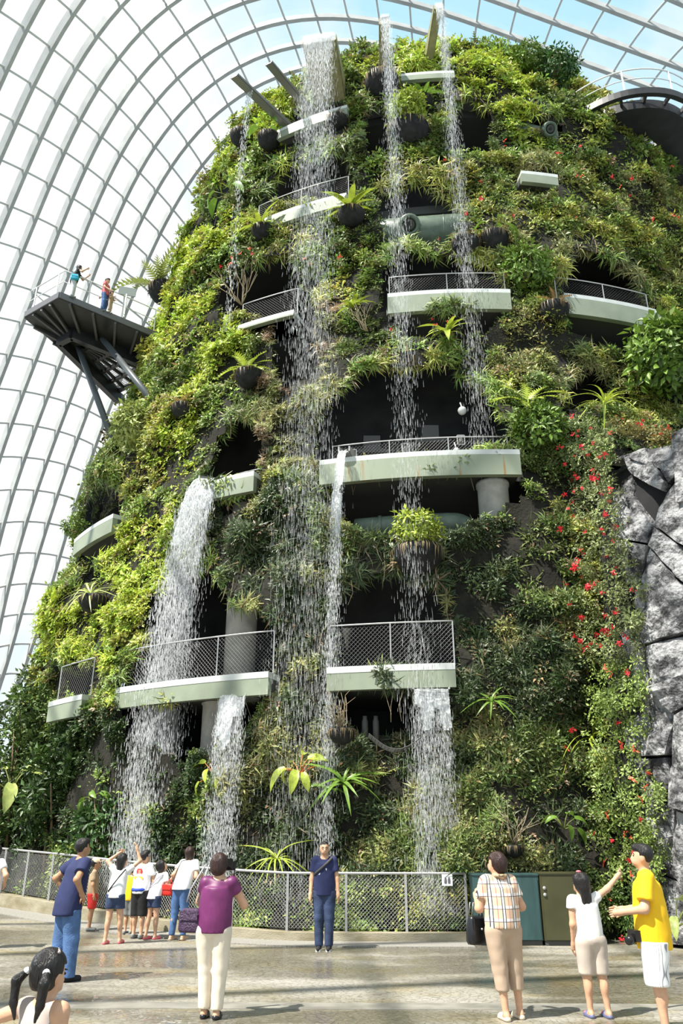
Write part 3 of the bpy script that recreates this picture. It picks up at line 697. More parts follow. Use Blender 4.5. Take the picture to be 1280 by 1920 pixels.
# ------------------------------------------------------------------ plants: leaf shapes
def leaf_kite(L, W, droop=0.2, fold=.15):
    V = np.array([[0, 0, 0], [L * .45, W / 2, fold * W - droop * L * .12], [L, 0, -droop * L], [L * .45, -W / 2, fold * W - droop * L * .12]])
    return V, np.array([[0, 1, 2], [0, 2, 3]])
def leaf_blade(L, W, droop=.4):
    V = np.array([[0, W * .3, 0], [0, -W * .3, 0], [L * .55, W / 2, -droop * L * .18], [L * .55, -W / 2, -droop * L * .18], [L, 0, -droop * L]])
    return V, np.array([[0, 1, 3], [0, 3, 2], [2, 3, 4]])
def leaf_frond(L, W, droop=.5, n=5):
    V = []; T = []
    xs_ = np.linspace(0, 1, n + 1)
    pos = [np.array([L * x * (1 - .15 * x), 0, -droop * L * x * x]) for x in xs_]
    for k in range(n):
        a, b = pos[k], pos[k + 1]; w = W * math.sin(math.pi * (.18 + .8 * (k + .5) / n)); 
        for sg in (1, -1):
            i0 = len(V); tip = (a + b) / 2 + np.array([L * .09, sg * w, -.18 * w]); V += [a, b, tip]; T.append([i0, i0 + 1, i0 + 2] if sg < 0 else [i0, i0 + 2, i0 + 1])
    return np.array(V), np.array(T)
def leaf_strap(L, W, droop=.5, n=5, fold=.12):
    V = []; T = []
    for k in range(n + 1):
        x = k / n; w = W * (math.sin(math.pi * min(1, .12 + .88 * x)) ** .7 if k < n else 0.02); p = np.array([L * x * (1 - .2 * x * droop), 0, -droop * L * x ** 2.2])
        V += [p + np.array([0, w / 2, fold * w]), p, p + np.array([0, -w / 2, fold * w])]
        if k:
            a = (k - 1) * 3; b = k * 3
            T += [[a, a + 1, b + 1], [a, b + 1, b], [a + 1, a + 2, b + 2], [a + 1, b + 2, b + 1]]
    return np.array(V), np.array(T)
def rot_xyz(yaw, pitch, roll=0.0):
    cy, sy = math.cos(yaw), math.sin(yaw); cp_, sp_ = math.cos(pitch), math.sin(pitch); cr, sr = math.cos(roll), math.sin(roll)
    Rz = np.array([[cy, -sy, 0], [sy, cy, 0], [0, 0, 1]]); Ry = np.array([[cp_, 0, -sp_], [0, 1, 0], [sp_, 0, cp_]]); Rx = np.array([[1, 0, 0], [0, cr, -sr], [0, sr, cr]])
    return Rz @ Ry @ Rx
def tuft(kind, r):
    """one unit-radius plant tuft growing along +z"""
    Vs, Ts, Sh = [], [], []; n = 0
    cnt = {'fern': 5, 'leafy': 12, 'blade': 9, 'hang': 8, 'round': 9}[kind]
    for k in range(cnt):
        yaw = 2 * math.pi * (k + r.random() * .8) / cnt * (2.4 if kind in ('leafy', 'round') else 1)
        if kind == 'fern': V, T = leaf_frond(r.uniform(.8, 1.15), r.uniform(.22, .3), r.uniform(.35, .8), 4); pit, o = r.uniform(.3, 1.0), 0
        elif kind == 'leafy': V, T = leaf_kite(r.uniform(.42, .62), r.uniform(.2, .3), r.uniform(.1, .5)); pit, o = r.uniform(-.2, 1.1), r.uniform(.1, .6)
        elif kind == 'blade': V, T = leaf_blade(r.uniform(.8, 1.3), r.uniform(.06, .1), r.uniform(.3, .9)); pit, o = r.uniform(.3, 1.2), 0
        elif kind == 'hang': V, T = leaf_blade(r.uniform(.7, 1.3), r.uniform(.10, .17), r.uniform(.7, 1.4)); pit, o = r.uniform(-.1, .7), r.uniform(0, .2)
        else: V, T = leaf_kite(r.uniform(.5, .75), r.uniform(.32, .45), r.uniform(.1, .4)); pit, o = r.uniform(.0, 1.0), r.uniform(.1, .45)
        R = rot_xyz(yaw, pit, r.uniform(-.4, .4)); V = V @ R.T
        if o:
            dirv = np.array([math.cos(yaw) * math.cos(pit), math.sin(yaw) * math.cos(pit), math.sin(pit)]); V = V + dirv * o
        Vs.append(V); Ts.append(T + n); n += len(V); Sh.append(np.full(len(V), r.uniform(.7, 1.25)))
    return np.concatenate(Vs), np.concatenate(Ts), np.concatenate(Sh)
_pr = np.random.default_rng(3)
TUFT = {k: [tuft(k, _pr) for _ in range(4)] for k in ('fern', 'leafy', 'blade', 'hang', 'round')}
def frames(nrm, spin):
    z = nrm / np.linalg.norm(nrm, axis=1)[:, None]; a = np.where(abs(z[:, 2:3]) < .9, [[0, 0, 1.0]], [[1.0, 0, 0]]); x = np.cross(a, z); x /= np.linalg.norm(x, axis=1)[:, None]; y = np.cross(z, x)
    c, s = np.cos(spin)[:, None], np.sin(spin)[:, None]; X = x * c + y * s; Y = -x * s + y * c
    return np.stack([X, Y, z], -1)
def merge_tufts(kind, P, nrm, size, colr, r):
    """thousands of tufts of one kind as one mesh: vertices, triangles, colours"""
    V_, T_, C_ = [], [], []; n = 0
    var = r.integers(0, 4, len(P)); Fm = frames(nrm, r.uniform(0, 6.28, len(P)))
    for q in range(4):
        s = np.where(var == q)[0]
        if not len(s): continue
        V, T, Sh = TUFT[kind][q]; W = np.einsum('kij,nj->kni', Fm[s], V) * size[s][:, None, None] + P[s][:, None]
        V_.append(W.reshape(-1, 3)); T_.append((T[None] + (np.arange(len(s)) * len(V))[:, None, None]).reshape(-1, 3) + n)
        C_.append((colr[s][:, None] * Sh[None, :, None]).reshape(-1, 3)); n += len(s) * len(V)
    return np.concatenate(V_), np.concatenate(T_), np.concatenate(C_)
M_leaf = leaf_mat('living_leaf')
COLS = {'lime': (.41, .50, .065), 'yellow': (.37, .395, .09), 'mid': (.155, .21, .055), 'olive': (.27, .285, .095), 'dark': (.060, .090, .030), 'brown': (.27, .19, .10), 'deep': (.05, .09, .022), 'fresh': (.24, .33, .07)}

# zones of planting (outline of each patch as it shows on the wall)
Z_LIME = [[(300,555),(420,555),(470,640),(440,760),(390,860),(335,920),(290,880),(320,800),(350,700),(300,640)],
 [(230,985),(335,945),(340,1040),(290,1150),(230,1215),(150,1250),(130,1180),(190,1090)], [(165,1255),(232,1230),(225,1335),(160,1345)],
 [(650,125),(760,90),(870,85),(960,115),(1010,200),(1015,300),(960,270),(930,215),(850,170),(700,185)], [(410,260),(520,170),(560,200),(545,330),(450,365),(395,360)], [(330,430),(420,380),(470,420),(440,500),(340,540)], [(80,1120),(150,1100),(150,1220),(80,1230)]]
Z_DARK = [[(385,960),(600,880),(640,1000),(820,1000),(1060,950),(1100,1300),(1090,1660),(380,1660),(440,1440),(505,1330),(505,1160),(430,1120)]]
Z_DEEP = [[(0,1330),(240,1330),(350,1430),(420,1400),(420,1700),(0,1700)]]
Z_RIGHT = [[(860,300),(1010,300),(1280,350),(1280,800),(1060,800),(950,760),(900,640),(960,560),(900,450)]]
Z_OLIVE = [[(500,600),(640,560),(640,900),(500,900),(470,800)]]
def inz(u, v, zs):
    r = np.zeros(len(u), bool)
    for p in zs: r |= in_poly(u, v, p)
    return r
cell_a = np.linalg.norm(np.cross(MP[1:, :-1] - MP[:-1, :-1], MP[:-1, 1:] - MP[:-1, :-1]), axis=-1)
mn = m_nrm((T2[:-1, :-1] + T2[1:, 1:]) / 2, (Z2[:-1, :-1] + Z2[1:, 1:]) / 2)
vd = mid - np.array([0, 0, CAMZ]); dist = np.linalg.norm(vd, axis=-1); cosv = -(mn * vd).sum(-1) / dist
inframe = (mu > -120) & (mu < 1400) & (mv > -60) & (mv < 1800)
dens = cell_a / dist ** 2 * np.clip(cosv + .42, 0, .6) * inframe * ~om
spur_hide = in_poly(mu, mv, [(1120, 900), (1290, 860), (1410, 900), (1410, 1800), (1150, 1800)])
dens = dens * np.where(spur_hide, .15, 1) * np.where(in_poly(mu, mv, Z_DARK[0]), 1.25, 1)
edge = np.zeros_like(om)
for a in range(-2, 3):
    for b in range(-2, 3): edge |= np.roll(np.roll(om, a, 0), b, 1)
edge &= ~om
above = np.zeros_like(om)
for a in (-1, -2, -3, -4): above |= np.roll(om, -a, 0)      # cells just above an opening
above &= ~om
dens = dens * (1 + .5 * edge) * np.clip(1.0 + .75 * gnoise(mid, .9, 21) + .4 * gnoise(mid, 2.2, 22), .65, 1.8)
NT = 63000
w = (dens / dens.sum()).ravel(); pick = rng.choice(len(w), NT, p=w); pj, pi_ = np.unravel_index(pick, dens.shape)
fa, fb = rng.random(NT)[:, None], rng.random(NT)[:, None]
P = MP[pj, pi_] * (1 - fa) * (1 - fb) + MP[pj, pi_ + 1] * fa * (1 - fb) + MP[pj + 1, pi_] * (1 - fa) * fb + MP[pj + 1, pi_ + 1] * fa * fb
nn = mn[pj, pi_]; u, v, d = proj(P); ab = above[pj, pi_]
n1 = gnoise(P, .55, 11); n2 = gnoise(P, 1.3, 12); n3 = gnoise(P, .3, 13); rr = rng.random(NT)
lime, dark, deep, right, olive = inz(u, v, Z_LIME), inz(u, v, Z_DARK), inz(u, v, Z_DEEP), inz(u, v, Z_RIGHT), inz(u, v, Z_OLIVE)
kind = np.where(n2 > .25, 'fern', np.where(n2 < -.35, 'round', 'leafy')).astype('<U6')
hue = np.where(n1 > .15, 'yellow', np.where(n1 < -.25, 'mid', 'fresh')).astype('<U6')
kind[lime] = np.where(rr[lime] < .75, 'fern', 'leafy'); hue[lime] = np.where(n1[lime] > -.45, 'lime', 'fresh')
kind[dark] = np.where(rr[dark] < .35, 'hang', np.where(rr[dark] < .6, 'fern', 'leafy')); hue[dark] = np.where(n2[dark] > .3, 'olive', np.where(n1[dark] > .35, 'mid', 'dark'))  # dark ferns; their low tone also carries shade on the lower wall
kind[deep] = np.where(rr[deep] < .7, 'leafy', 'round'); hue[deep] = np.where(n2[deep] > .2, 'fresh', 'deep')
kind[right] = np.where(rr[right] < .6, 'leafy', np.where(rr[right] < .85, 'blade', 'fern')); hue[right] = np.where(n1[right] > .15, 'olive', np.where(n2[right] > .0, 'yellow', np.where(rr[right] < .4, 'fresh', 'mid')))
kind[olive] = np.where(rr[olive] < .5, 'blade', 'fern'); hue[olive] = np.where(n2[olive] > .2, 'brown', 'olive')
br = rng.random(NT) < .045; hue[br] = 'brown'
hg = ab & (rng.random(NT) < .6); kind[hg] = 'hang'
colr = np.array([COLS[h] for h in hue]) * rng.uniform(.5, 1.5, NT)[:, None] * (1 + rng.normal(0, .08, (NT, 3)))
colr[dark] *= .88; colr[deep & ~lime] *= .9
size = 11.0 / FPX * d * rng.uniform(.7, 1.6, NT)
size[dark] *= 1.12; size[kind == 'hang'] *= 1.05; size[kind == 'leafy'] *= 1.1
gr = nn * .9 + np.array([0, 0, .55]) + rng.normal(0, .35, (NT, 3)); gr[kind == 'hang'] = (nn * .8 + np.array([0, 0, -.25]) + rng.normal(0, .25, (NT, 3)))[kind == 'hang']
size *= np.where(edge[pj, pi_] & ~ab, .75, 1)
P = P + nn * (size * rng.uniform(-.25, .45, NT) + .34 * np.clip(gnoise(P, .9, 21), -.3, 1) + .30 * np.clip(gnoise(P, 2.2, 22), -.5, 1))[:, None]
def zone_of():
    z = np.full(NT, 'upper', dtype='<U8'); z[right] = 'right'; z[olive] = 'olive'; z[dark] = 'dark'; z[deep] = 'deep'; z[lime] = 'lime'; return z
zone = zone_of()
ZL = {'upper': ('mixed_plant_cover', 'mixed green ferns and leafy plants covering the upper mountain'), 'right': ('leafy_plant_cover', 'olive green leafy cover on the right side of the mountain'),
      'olive': ('dry_grass_cover', 'dry olive and brownish tufts behind the tall central waterfall'), 'dark': ('hanging_fern_cover', 'dark hanging ferns covering the shaded lower wall'),
      'deep': ('broadleaf_cover', 'deep green leafy growth at the lower left of the mountain'), 'lime': ('lime_fern_cover', 'bright lime green fern patches on the left flank and summit')}
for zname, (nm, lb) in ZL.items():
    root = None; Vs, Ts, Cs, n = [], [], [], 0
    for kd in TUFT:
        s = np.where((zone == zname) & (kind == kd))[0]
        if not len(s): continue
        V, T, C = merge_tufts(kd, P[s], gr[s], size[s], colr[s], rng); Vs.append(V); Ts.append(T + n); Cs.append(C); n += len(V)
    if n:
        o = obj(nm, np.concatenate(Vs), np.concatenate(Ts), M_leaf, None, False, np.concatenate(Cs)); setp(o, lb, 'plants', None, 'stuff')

# thin trailing roots and stems hanging over the openings
M_root = mat('dry_root', (.30, .24, .15), .8)
cj, ci = np.where(above & inframe & facing); sel = rng.choice(len(cj), min(260, len(cj)), replace=False); b = MB()
for k in sel:
    p = MP[cj[k], ci[k]] + mn[cj[k], ci[k]] * .15; L_ = rng.uniform(.2, .8); q = p + np.array([rng.normal(0, .1), rng.normal(0, .1), -L_]); b.tube([p, (p + q) / 2 + rng.normal(0, .04, 3), q], [.012, .009, .004], 3, False)
setp(b.build('hanging_roots', M_root), 'thin dry roots dangling over the dark openings', 'roots', None, 'stuff')

# ------------------------------------------------------------------ single plants, pots, flowering shrubs, trees
FR = {}
def frond_mesh(kind, m, var):
    key = (kind, m.name, var)
    if key in FR: return FR[key]
    r = np.random.default_rng(var + 50)
    if kind == 'nest': V, T = leaf_strap(1, .20, r.uniform(.25, .6), 6)
    elif kind == 'spider': V, T = leaf_strap(1, .055, r.uniform(.5, 1.1), 7)
    elif kind == 'long': V, T = leaf_strap(1, .11, r.uniform(.4, 1.0), 6)
    elif kind == 'broad': V, T = leaf_strap(1, .42, r.uniform(.2, .6), 6, .2)
    elif kind == 'plume': V, T = leaf_frond(1, .17, r.uniform(.3, .6), 12)
    me = mesh(kind + '_leaf', V, T, m, True); FR[key] = me; return me
LM = {k: leaf_mat('leaf_' + k, c, .3, .4) for k, c in {'yellowgreen': (.34, .42, .05), 'green': (.14, .25, .035), 'darkgreen': (.06, .14, .03), 'olive': (.20, .24, .06), 'brown': (.24, .15, .06), 'pale': (.40, .47, .14)}.items()}
M_stemo = mat('orange_stem', (.55, .20, .05), .5); M_stem = mat('brown_stem', (.20, .14, .08), .8); M_twig = mat('pale_twig', (.38, .31, .20), .8)
M_basket = mat('dark_basket', (.018, .018, .018), .85, 0, .5, 6, .5, 30); M_fringe = leaf_mat('dry_fringe', (.19, .14, .06), .2)
def surf_at(px, py, on):
    if on == 's':
        th, z = hit_s(px, py, .1); p = s_pt(np.array(th), z, .15); n = np.array([math.sin(th), -math.cos(th), 0.05])
    elif on == 'm':
        th, z = hit_m(px, py, .1); p = m_pt(np.array(th), z, .12); n = m_nrm(np.array(th), np.array(z))
    else:
        p = on_Y(px, py, on); n = np.array([0, -.3, 1.0])
    n = n / np.linalg.norm(n); return p, n, float(proj(p)[2])
def basis_from(z):
    z = np.asarray(z, float); z = z / np.linalg.norm(z); a = np.array([0, 1.0, 0]) if abs(z[1]) < .9 else np.array([1.0, 0, 0]); x = np.cross(a, z); x /= np.linalg.norm(x); return np.stack([x, np.cross(z, x), z], -1)
def plant(px, py, kind, spx, label, color='green', on='m', basket=0, n=None, stem=None, cat='plant', name=None):
    p, nr, d = surf_at(px, py, on); s = spx / FPX * d
    nm = name or {'nest': 'nest_fern', 'spider': 'grassy_plant', 'long': 'long_leaved_plant', 'broad': 'broad_leaved_plant', 'plume': 'crown_fern', 'bush': 'leafy_shrub', 'twig': 'bare_twig_plant'}[kind]
    root = thing(nm, label, cat, p); ax = nr * .55 + np.array([0, 0, .85]); B = basis_from(ax); r = np.random.default_rng(int(px * 7 + py))
    out = nr * (basket / FPX * d * .8 if basket else 0.05); c0 = p + out
    if kind in ('nest', 'spider', 'long', 'broad', 'plume'):
        cnt = n or {'nest': 13, 'spider': 22, 'long': 14, 'broad': 7, 'plume': 12}[kind]
        for k in range(cnt):
            yaw = 2 * math.pi * (k * .382 + r.random() * .05); pit = r.uniform(.25, 1.25) if kind != 'broad' else r.uniform(.0, 1.0); L = s * r.uniform(.7, 1.1) * (1 if kind != 'broad' else .62)
            R = B @ rot_xyz(yaw, pit, r.uniform(-.3, .3)); base = c0.copy()
            if kind == 'broad':
                e = c0 + R @ np.array([s * .45, 0, 0]) + np.array([0, 0, s * .08])
                mm = stem or LM['olive']; MB().tube([c0, (c0 + e) / 2 + np.array([0, 0, s * .05]), e], [s * .018, s * .014, s * .01], 5).build('leaf_stalk', mm, root, True); base = e
                R = B @ rot_xyz(yaw, pit - .8, r.uniform(-.5, .5))
            o = link('frond' if kind in ('plume', 'nest') else 'leaf', frond_mesh(kind, LM[color], k % 3), root, base - p)
            o.rotation_euler = Matrix(R.tolist()).to_euler(); o.scale = (L, L, L)
    elif kind == 'bush':
        N_ = n or 90; q = r.normal(0, 1, (N_, 3)); q /= np.linalg.norm(q, axis=1)[:, None]; rad = r.uniform(.35, 1, N_) ** .6
        Pq = c0 + nr * s * .18 + np.array([0, 0, s * .25]) + q * rad[:, None] * s * np.array([.5, .38, .5]); cc = np.array(LMC[color]) * r.uniform(.6, 1.4, N_)[:, None]
        V, T, C = merge_tufts('leafy', Pq, q + np.array([0, 0, .5]), np.full(N_, max(.10, s * .22)) * r.uniform(.7, 1.3, N_), cc, r); obj('foliage', V, T, M_leaf, root, False, C)
        b = MB()
        for k in range(6): e = Pq[k]; b.tube([c0, (c0 + e) / 2 + r.normal(0, .04, 3), e], [s * .02, s * .014, s * .006], 5)
        b.build('stems', M_stem, root, True)['kind'] = 'stuff'
    elif kind == 'twig':
        for k in range(n or 11):
            a = r.uniform(0, 6.28); sp_ = r.uniform(.2, .9); d1 = B @ np.array([math.cos(a) * sp_, math.sin(a) * sp_, 1.0]); pts = [c0]
            for q in range(4): pts.append(pts[-1] + (d1 + r.normal(0, .35, 3)) * s * .2)
            b = MB(); b.tube(pts, [s * .014, s * .012, s * .010, s * .007, s * .003], 5); e = pts[2] + (d1 + r.normal(0, .6, 3)) * s * .25; b.tube([pts[2], e], [s * .008, s * .003], 4); b.build('twig', M_twig, root, True)
    if basket:
        rb = basket / FPX * d; c = p + nr * rb * .55 + np.array([0, 0, -rb * .12])
        MB().lathe([(rb * .15, -rb * 1.0), (rb * .62, -rb * .82), (rb * .92, -rb * .4), (rb, 0), (rb * .9, rb * .12)], c, 18).build('basket', M_basket, root, True)
        V_, T_ = [], []; m_ = 0
        for k in range(60):
            a = r.uniform(0, 6.28); e = c + np.array([math.cos(a) * rb, math.sin(a) * rb, rb * .06]); V, T = leaf_blade(rb * r.uniform(.15, .55), rb * .05, 1.3); V = V @ rot_xyz(a, -.5).T + e; V_.append(V); T_.append(T + m_); m_ += len(V)
        obj('fringe', np.concatenate(V_), np.concatenate(T_), M_fringe, root)['kind'] = 'stuff'
    return root
LMC = {'green': (.14, .23, .035), 'darkgreen': (.05, .12, .025), 'yellowgreen': (.32, .40, .05), 'olive': (.18, .22, .06), 'pale': (.36, .42, .13)}
plant(500, 440, 'nest', 55, 'nest fern in a dark pot left of the tall central waterfall', 'yellowgreen', basket=22)
plant(768, 262, 'bush', 75, 'fresh green shrub on a round black basket near the summit', 'yellowgreen', basket=38)
plant(662, 412, 'nest', 62, 'yellow-green rosette fern between the tall waterfall and the large duct barrel', 'yellowgreen', basket=26)
plant(662, 580, 'nest', 42, 'small yellow-green rosette left of the white curved upper ledge', 'yellowgreen')
plant(838, 628, 'nest', 62, 'upright bright fern just under the white curved upper ledge', 'yellowgreen')
plant(316, 545, 'plume', 85, 'spiky fern standing out from the left edge above the lookout platform', 'olive', basket=30)
plant(476, 710, 'plume', 62, 'bright fern in a dark pot on the left flank below the thin railing', 'yellowgreen', basket=28)
plant(922, 458, 'broad', 60, 'broad-leaved plant in a dark pot above the white curved upper ledge', 'green', basket=28)
plant(512, 268, 'broad', 52, 'broad-leaved plant in a dark pot under the topmost gutters', 'green', basket=22)
plant(462, 262, 'plume', 22, 'brown-fringed dark basket left of the topmost gutters', 'brown', basket=22)
plant(432, 372, 'broad', 62, 'large-leaved plant in the shaded hollow on the upper left edge', 'green')
plant(785, 1040, 'bush', 80, 'leafy plant in a mossy fringed basket under the green duct', 'yellowgreen', basket=46)
plant(718, 170, 'plume', 30, 'brown-fringed basket under the second water spout', 'brown', basket=32)
plant(636, 235, 'plume', 22, 'small brown-fringed basket right of the topmost spout', 'brown', basket=20)
plant(650, 268, 'plume', 14, 'smallest brown ball-like basket right of the tall waterfall', 'brown', basket=12)
plant(920, 1318, 'long', 50, 'star-shaped long-leaved plant on the dark wall right of the lowest terrace', 'green')
plant(1122, 1385, 'spider', 82, 'bright arching grassy plant among the red flowering shrubs', 'yellowgreen', on='s')
plant(408, 1462, 'broad', 70, 'orange-stalked plant with large yellow-green leaves behind the lower left waterfall', 'yellowgreen', stem=M_stemo, n=9)
plant(565, 1455, 'broad', 72, 'spidery orange-stalked plant low on the central wall', 'yellowgreen', stem=M_stemo, n=9)
plant(645, 1470, 'long', 70, 'long-leaved plant beside the foot of the narrow central waterfall', 'green', n=16)
plant(522, 1612, 'spider', 66, 'yellow-green grassy clump just above the railing', 'yellowgreen')
plant(1055, 1555, 'broad', 56, 'glossy broad-leaved plant above the olive cabinet', 'green')
plant(645, 1370, 'twig', 75, 'bare twiggy plant hanging beneath the lowest right ledge', basket=26)
plant(960, 1585, 'twig', 80, 'bare twiggy plant in a shallow basket above the teal cabinet', basket=20)
plant(1268, 1745, 'broad', 95, 'pale variegated broad-leaved plant at the foot of the rock', 'pale', on=12.2, n=9)
plant(20, 1490, 'broad', 90, 'large pale heart-shaped leaves low at the left edge', 'pale', on=22.5, n=6)
plant(178, 1500, 'broad', 50, 'glossy broad-leaved plant above the railing on the left', 'green')
plant(1130, 762, 'spider', 85, 'tall grassy clump just above the rock spur', 'yellowgreen')
plant(985, 535, 'bush', 90, 'leafy shrub between the two upper ledges', 'green')
plant(1235, 720, 'bush', 150, 'tall bushy shrub above the rock at the right edge', 'green', n=160)
plant(192, 1125, 'spider', 66, 'pale grassy plant in a dark pot on the lower left flank', 'pale', basket=28)
plant(1008, 835, 'bush', 95, 'leafy shrub left of the red flowering column', 'green', n=120)
plant(1040, 150, 'bush', 70, 'dark leafy shrub on the right shoulder of the summit', 'darkgreen')
plant(985, 125, 'bush', 55, 'small leafy shrub on the summit', 'green')
plant(795, 195, 'nest', 48, 'fern in a small pot under the summit ledge', 'green', basket=16)
plant(455, 575, 'twig', 70, 'bare branching shrub in the dark hollow left of the tall waterfall')
plant(690, 625, 'twig', 60, 'pale bare stems below the small yellow-green rosette')
plant(985, 760, 'plume', 75, 'light green fern mound right of the middle opening', 'yellowgreen')
plant(1030, 590, 'plume', 45, 'brown-fringed basket between the two upper ledges', 'brown', basket=30)
plant(265, 830, 'bush', 85, 'white-flecked leafy shrub below the lookout platform', 'pale', n=110)
plant(620, 1480, 'plume', 40, 'small fern at the foot of the narrow central waterfall', 'green')
plant(355, 770, 'plume', 40, 'rusty fern on a dark pot below the lookout struts', 'brown', basket=24)
plant(150, 1000, 'bush', 45, 'leafy sprig at the left edge above the curved grey ledge', 'green', n=50)
plant(870, 465, 'plume', 30, 'brown-fringed basket left of the broad-leaved pot', 'brown', basket=26)
plant(345, 500, 'broad', 40, 'small broad-leaved plant on the left edge above the spiky fern', 'green')

# flowers
M_red = leaf_mat('red_petal', (.75, .035, .05), .25, .5, .2); M_coral = leaf_mat('coral_petal', (.85, .14, .07), .25, .5, .2)
def flower_mesh(m, seed):
    r = np.random.default_rng(seed); V_, T_ = [], []; n = 0
    for k in range(9):
        V, T = leaf_kite(r.uniform(.5, .8), r.uniform(.3, .45), .2); R = rot_xyz(2 * math.pi * k * .382, r.uniform(-.5, 1.1)); V_.append(V @ R.T + r.normal(0, .18, 3)); T_.append(T + n); n += len(V)
    return mesh('flower', np.concatenate(V_), np.concatenate(T_), m)
FLW = [flower_mesh(M_red, 1), flower_mesh(M_red, 2), flower_mesh(M_coral, 3)]
def flowers(root, pts, nr, size, mi=(0, 1), r=rng):
    for q in pts:
        o = link('flower', FLW[int(r.choice(mi))], root, np.asarray(q) - np.array(world_of(root).translation)); s = size * r.uniform(.7, 1.3); o.scale = (s, s, s); o.rotation_euler = tuple(r.uniform(0, 6, 3))
FLP = ((903,343),(912,388),(880,405),(875,483),(821,462),(940,530),(831,330),(485,482),(455,497),(428,514),(640,497),(940,290),(1082,288),(965,415),(1130,360),(1180,352),(1255,415),(1080,342),(735,632),(815,632),(845,622),(578,505),(1165,375),(1215,420),(1240,330),(985,505),(1045,300),(1060,420))
LAND = (('the large duct barrel', 783, 412), ('the white curved upper ledge', 840, 565), ('the right upper ledge', 1140, 585), ('the small duct nozzle', 1025, 248), ('the small white ledge stub', 1010, 352), ('the skywalk', 1200, 230), ('the thin railing left of the tall waterfall', 505, 590), ('the tall central waterfall', 575, 500), ('the middle opening', 780, 690))
FLAB = {}; _by = {}
for x_, y_ in FLP:
    nm_, lx_, ly_ = min(LAND, key=lambda l: math.hypot(l[1] - x_, l[2] - y_)); dx_, dy_ = x_ - lx_, y_ - ly_
    dr_ = ('right of' if dx_ > 0 else 'left of') if abs(dx_) > abs(dy_) else ('below' if dy_ > 0 else 'above'); _by.setdefault((nm_, dr_), []).append((math.hypot(dx_, dy_), (x_, y_)))
for (nm_, dr_), L_ in _by.items():
    L_.sort()
    for k_, (_, q_) in enumerate(L_):
        FLAB[q_] = 'small red-flowered plant %s %s' % (dr_, nm_) + ('' if len(L_) == 1 else ', %s' % (('nearest to it', 'farthest from it') if len(L_) == 2 else ('nearest to it', 'second nearest', 'third nearest', 'fourth nearest', 'fifth nearest', 'sixth nearest'))[min(k_, 5)])
for px, py in FLP:
    p, nr, d = surf_at(px, py, 'm'); root = thing('flowering_plant', FLAB[(px, py)], 'flower', p, 'red-flowered plants high on the mountain wall')
    q = rng.normal(0, 1, (5, 3)); V, T, C = merge_tufts('leafy', p + nr * .1 + q * .1, nr + q * .3, np.full(5, 9 / FPX * d), np.array([LMC['olive']] * 5), rng); obj('foliage', V, T, M_leaf, root, False, C)
    flowers(root, [p + nr * .32 + rng.normal(0, .12, 3) for _ in range(int(rng.integers(1, 3)))], nr, 6.0 / FPX * d, (0, 2))
def fuchsia(poly, label, nfl, seed, mi=(0, 1, 1), col=(.19, .23, .085)):
    r = np.random.default_rng(seed); pts = []; x0, y0 = np.min(poly, 0); x1, y1 = np.max(poly, 0)
    while len(pts) < int((x1 - x0) * (y1 - y0) / 82):
        a, b = r.uniform(x0, x1), r.uniform(y0, y1)
        if in_poly(np.array([a]), np.array([b]), poly)[0]: pts.append((a, b))
    Pq, Nq = [], []
    for a, b in pts:
        th, z = hit_s(a, b, .35); n = np.array([math.sin(th), -math.cos(th), 0.1]); o = .05 + .45 * r.random() + .25 * gnoise(np.array([a / 40., b / 40., 0]), 1.0, 9); Pq.append(s_pt(np.array(th), z, o)); Nq.append(n)
    Pq, Nq = np.array(Pq), np.array(Nq); root = thing('flowering_shrub', label, 'shrub', Pq.mean(0) * [1, 1, 0] + [0, 0, Pq[:, 2].min()])
    N_ = len(Pq); cc = np.array(col) * r.uniform(.55, 1.6, N_)[:, None]; V, T, C = merge_tufts('leafy', Pq, Nq + r.normal(0, .5, Nq.shape) + [0, 0, .2], r.uniform(.10, .20, N_), cc, r); obj('foliage', V, T, M_leaf, root, False, C)
    sel = r.choice(N_, nfl, replace=False); flowers(root, Pq[sel] + Nq[sel] * .28, None, .10, mi, r)
    b = MB()
    for k in r.choice(N_, 10): e = Pq[k]; b.tube([e - Nq[k] * .4 + [0, 0, -.5], e - Nq[k] * .2, e], [.012, .01, .005], 4)
    b.build('stems', M_stem, root, True)['kind'] = 'stuff'
fuchsia([(1065,800),(1100,780),(1150,800),(1150,830),(1160,880),(1150,905),(1070,905),(1055,850)], 'topmost shrub of the red flowering column beside the rock', 26, 1)
fuchsia([(1055,900),(1160,895),(1168,960),(1172,1010),(1060,1010),(1050,950)], 'red flowering shrub second from the top of the column', 24, 2)
fuchsia([(1060,1005),(1172,1005),(1185,1060),(1195,1100),(1065,1110),(1055,1050)], 'red flowering shrub halfway down the column beside the rock', 24, 3)
fuchsia([(1065,1105),(1200,1095),(1205,1160),(1200,1245),(1150,1250),(1080,1235),(1060,1170)], 'red flowering shrub at the bottom of the long column, beside a dark rock edge', 28, 4)
fuchsia([(1080,1245),(1190,1240),(1215,1290),(1215,1360),(1180,1400),(1110,1380),(1085,1310)], 'mostly green shrub below the long red column', 5, 5, (0, 2), (.22, .30, .07))
fuchsia([(1095,1390),(1185,1395),(1205,1440),(1245,1490),(1235,1530),(1110,1520),(1095,1450)], 'pale green shrub with a few coral flowers halfway down beside the rock', 9, 6, (2, 2), (.24, .32, .09))
fuchsia([(1090,1520),(1235,1525),(1245,1600),(1235,1660),(1110,1680),(1085,1600)], 'shrub with coral flower clusters behind the boy in yellow', 16, 7, (2, 0), (.16, .22, .05))
fuchsia([(1085,1660),(1235,1660),(1230,1760),(1190,1850),(1150,1830),(1120,1760)], 'dark leafy shrub reaching the floor behind the girl in white', 9, 8, (0, 2), (.10, .17, .04))
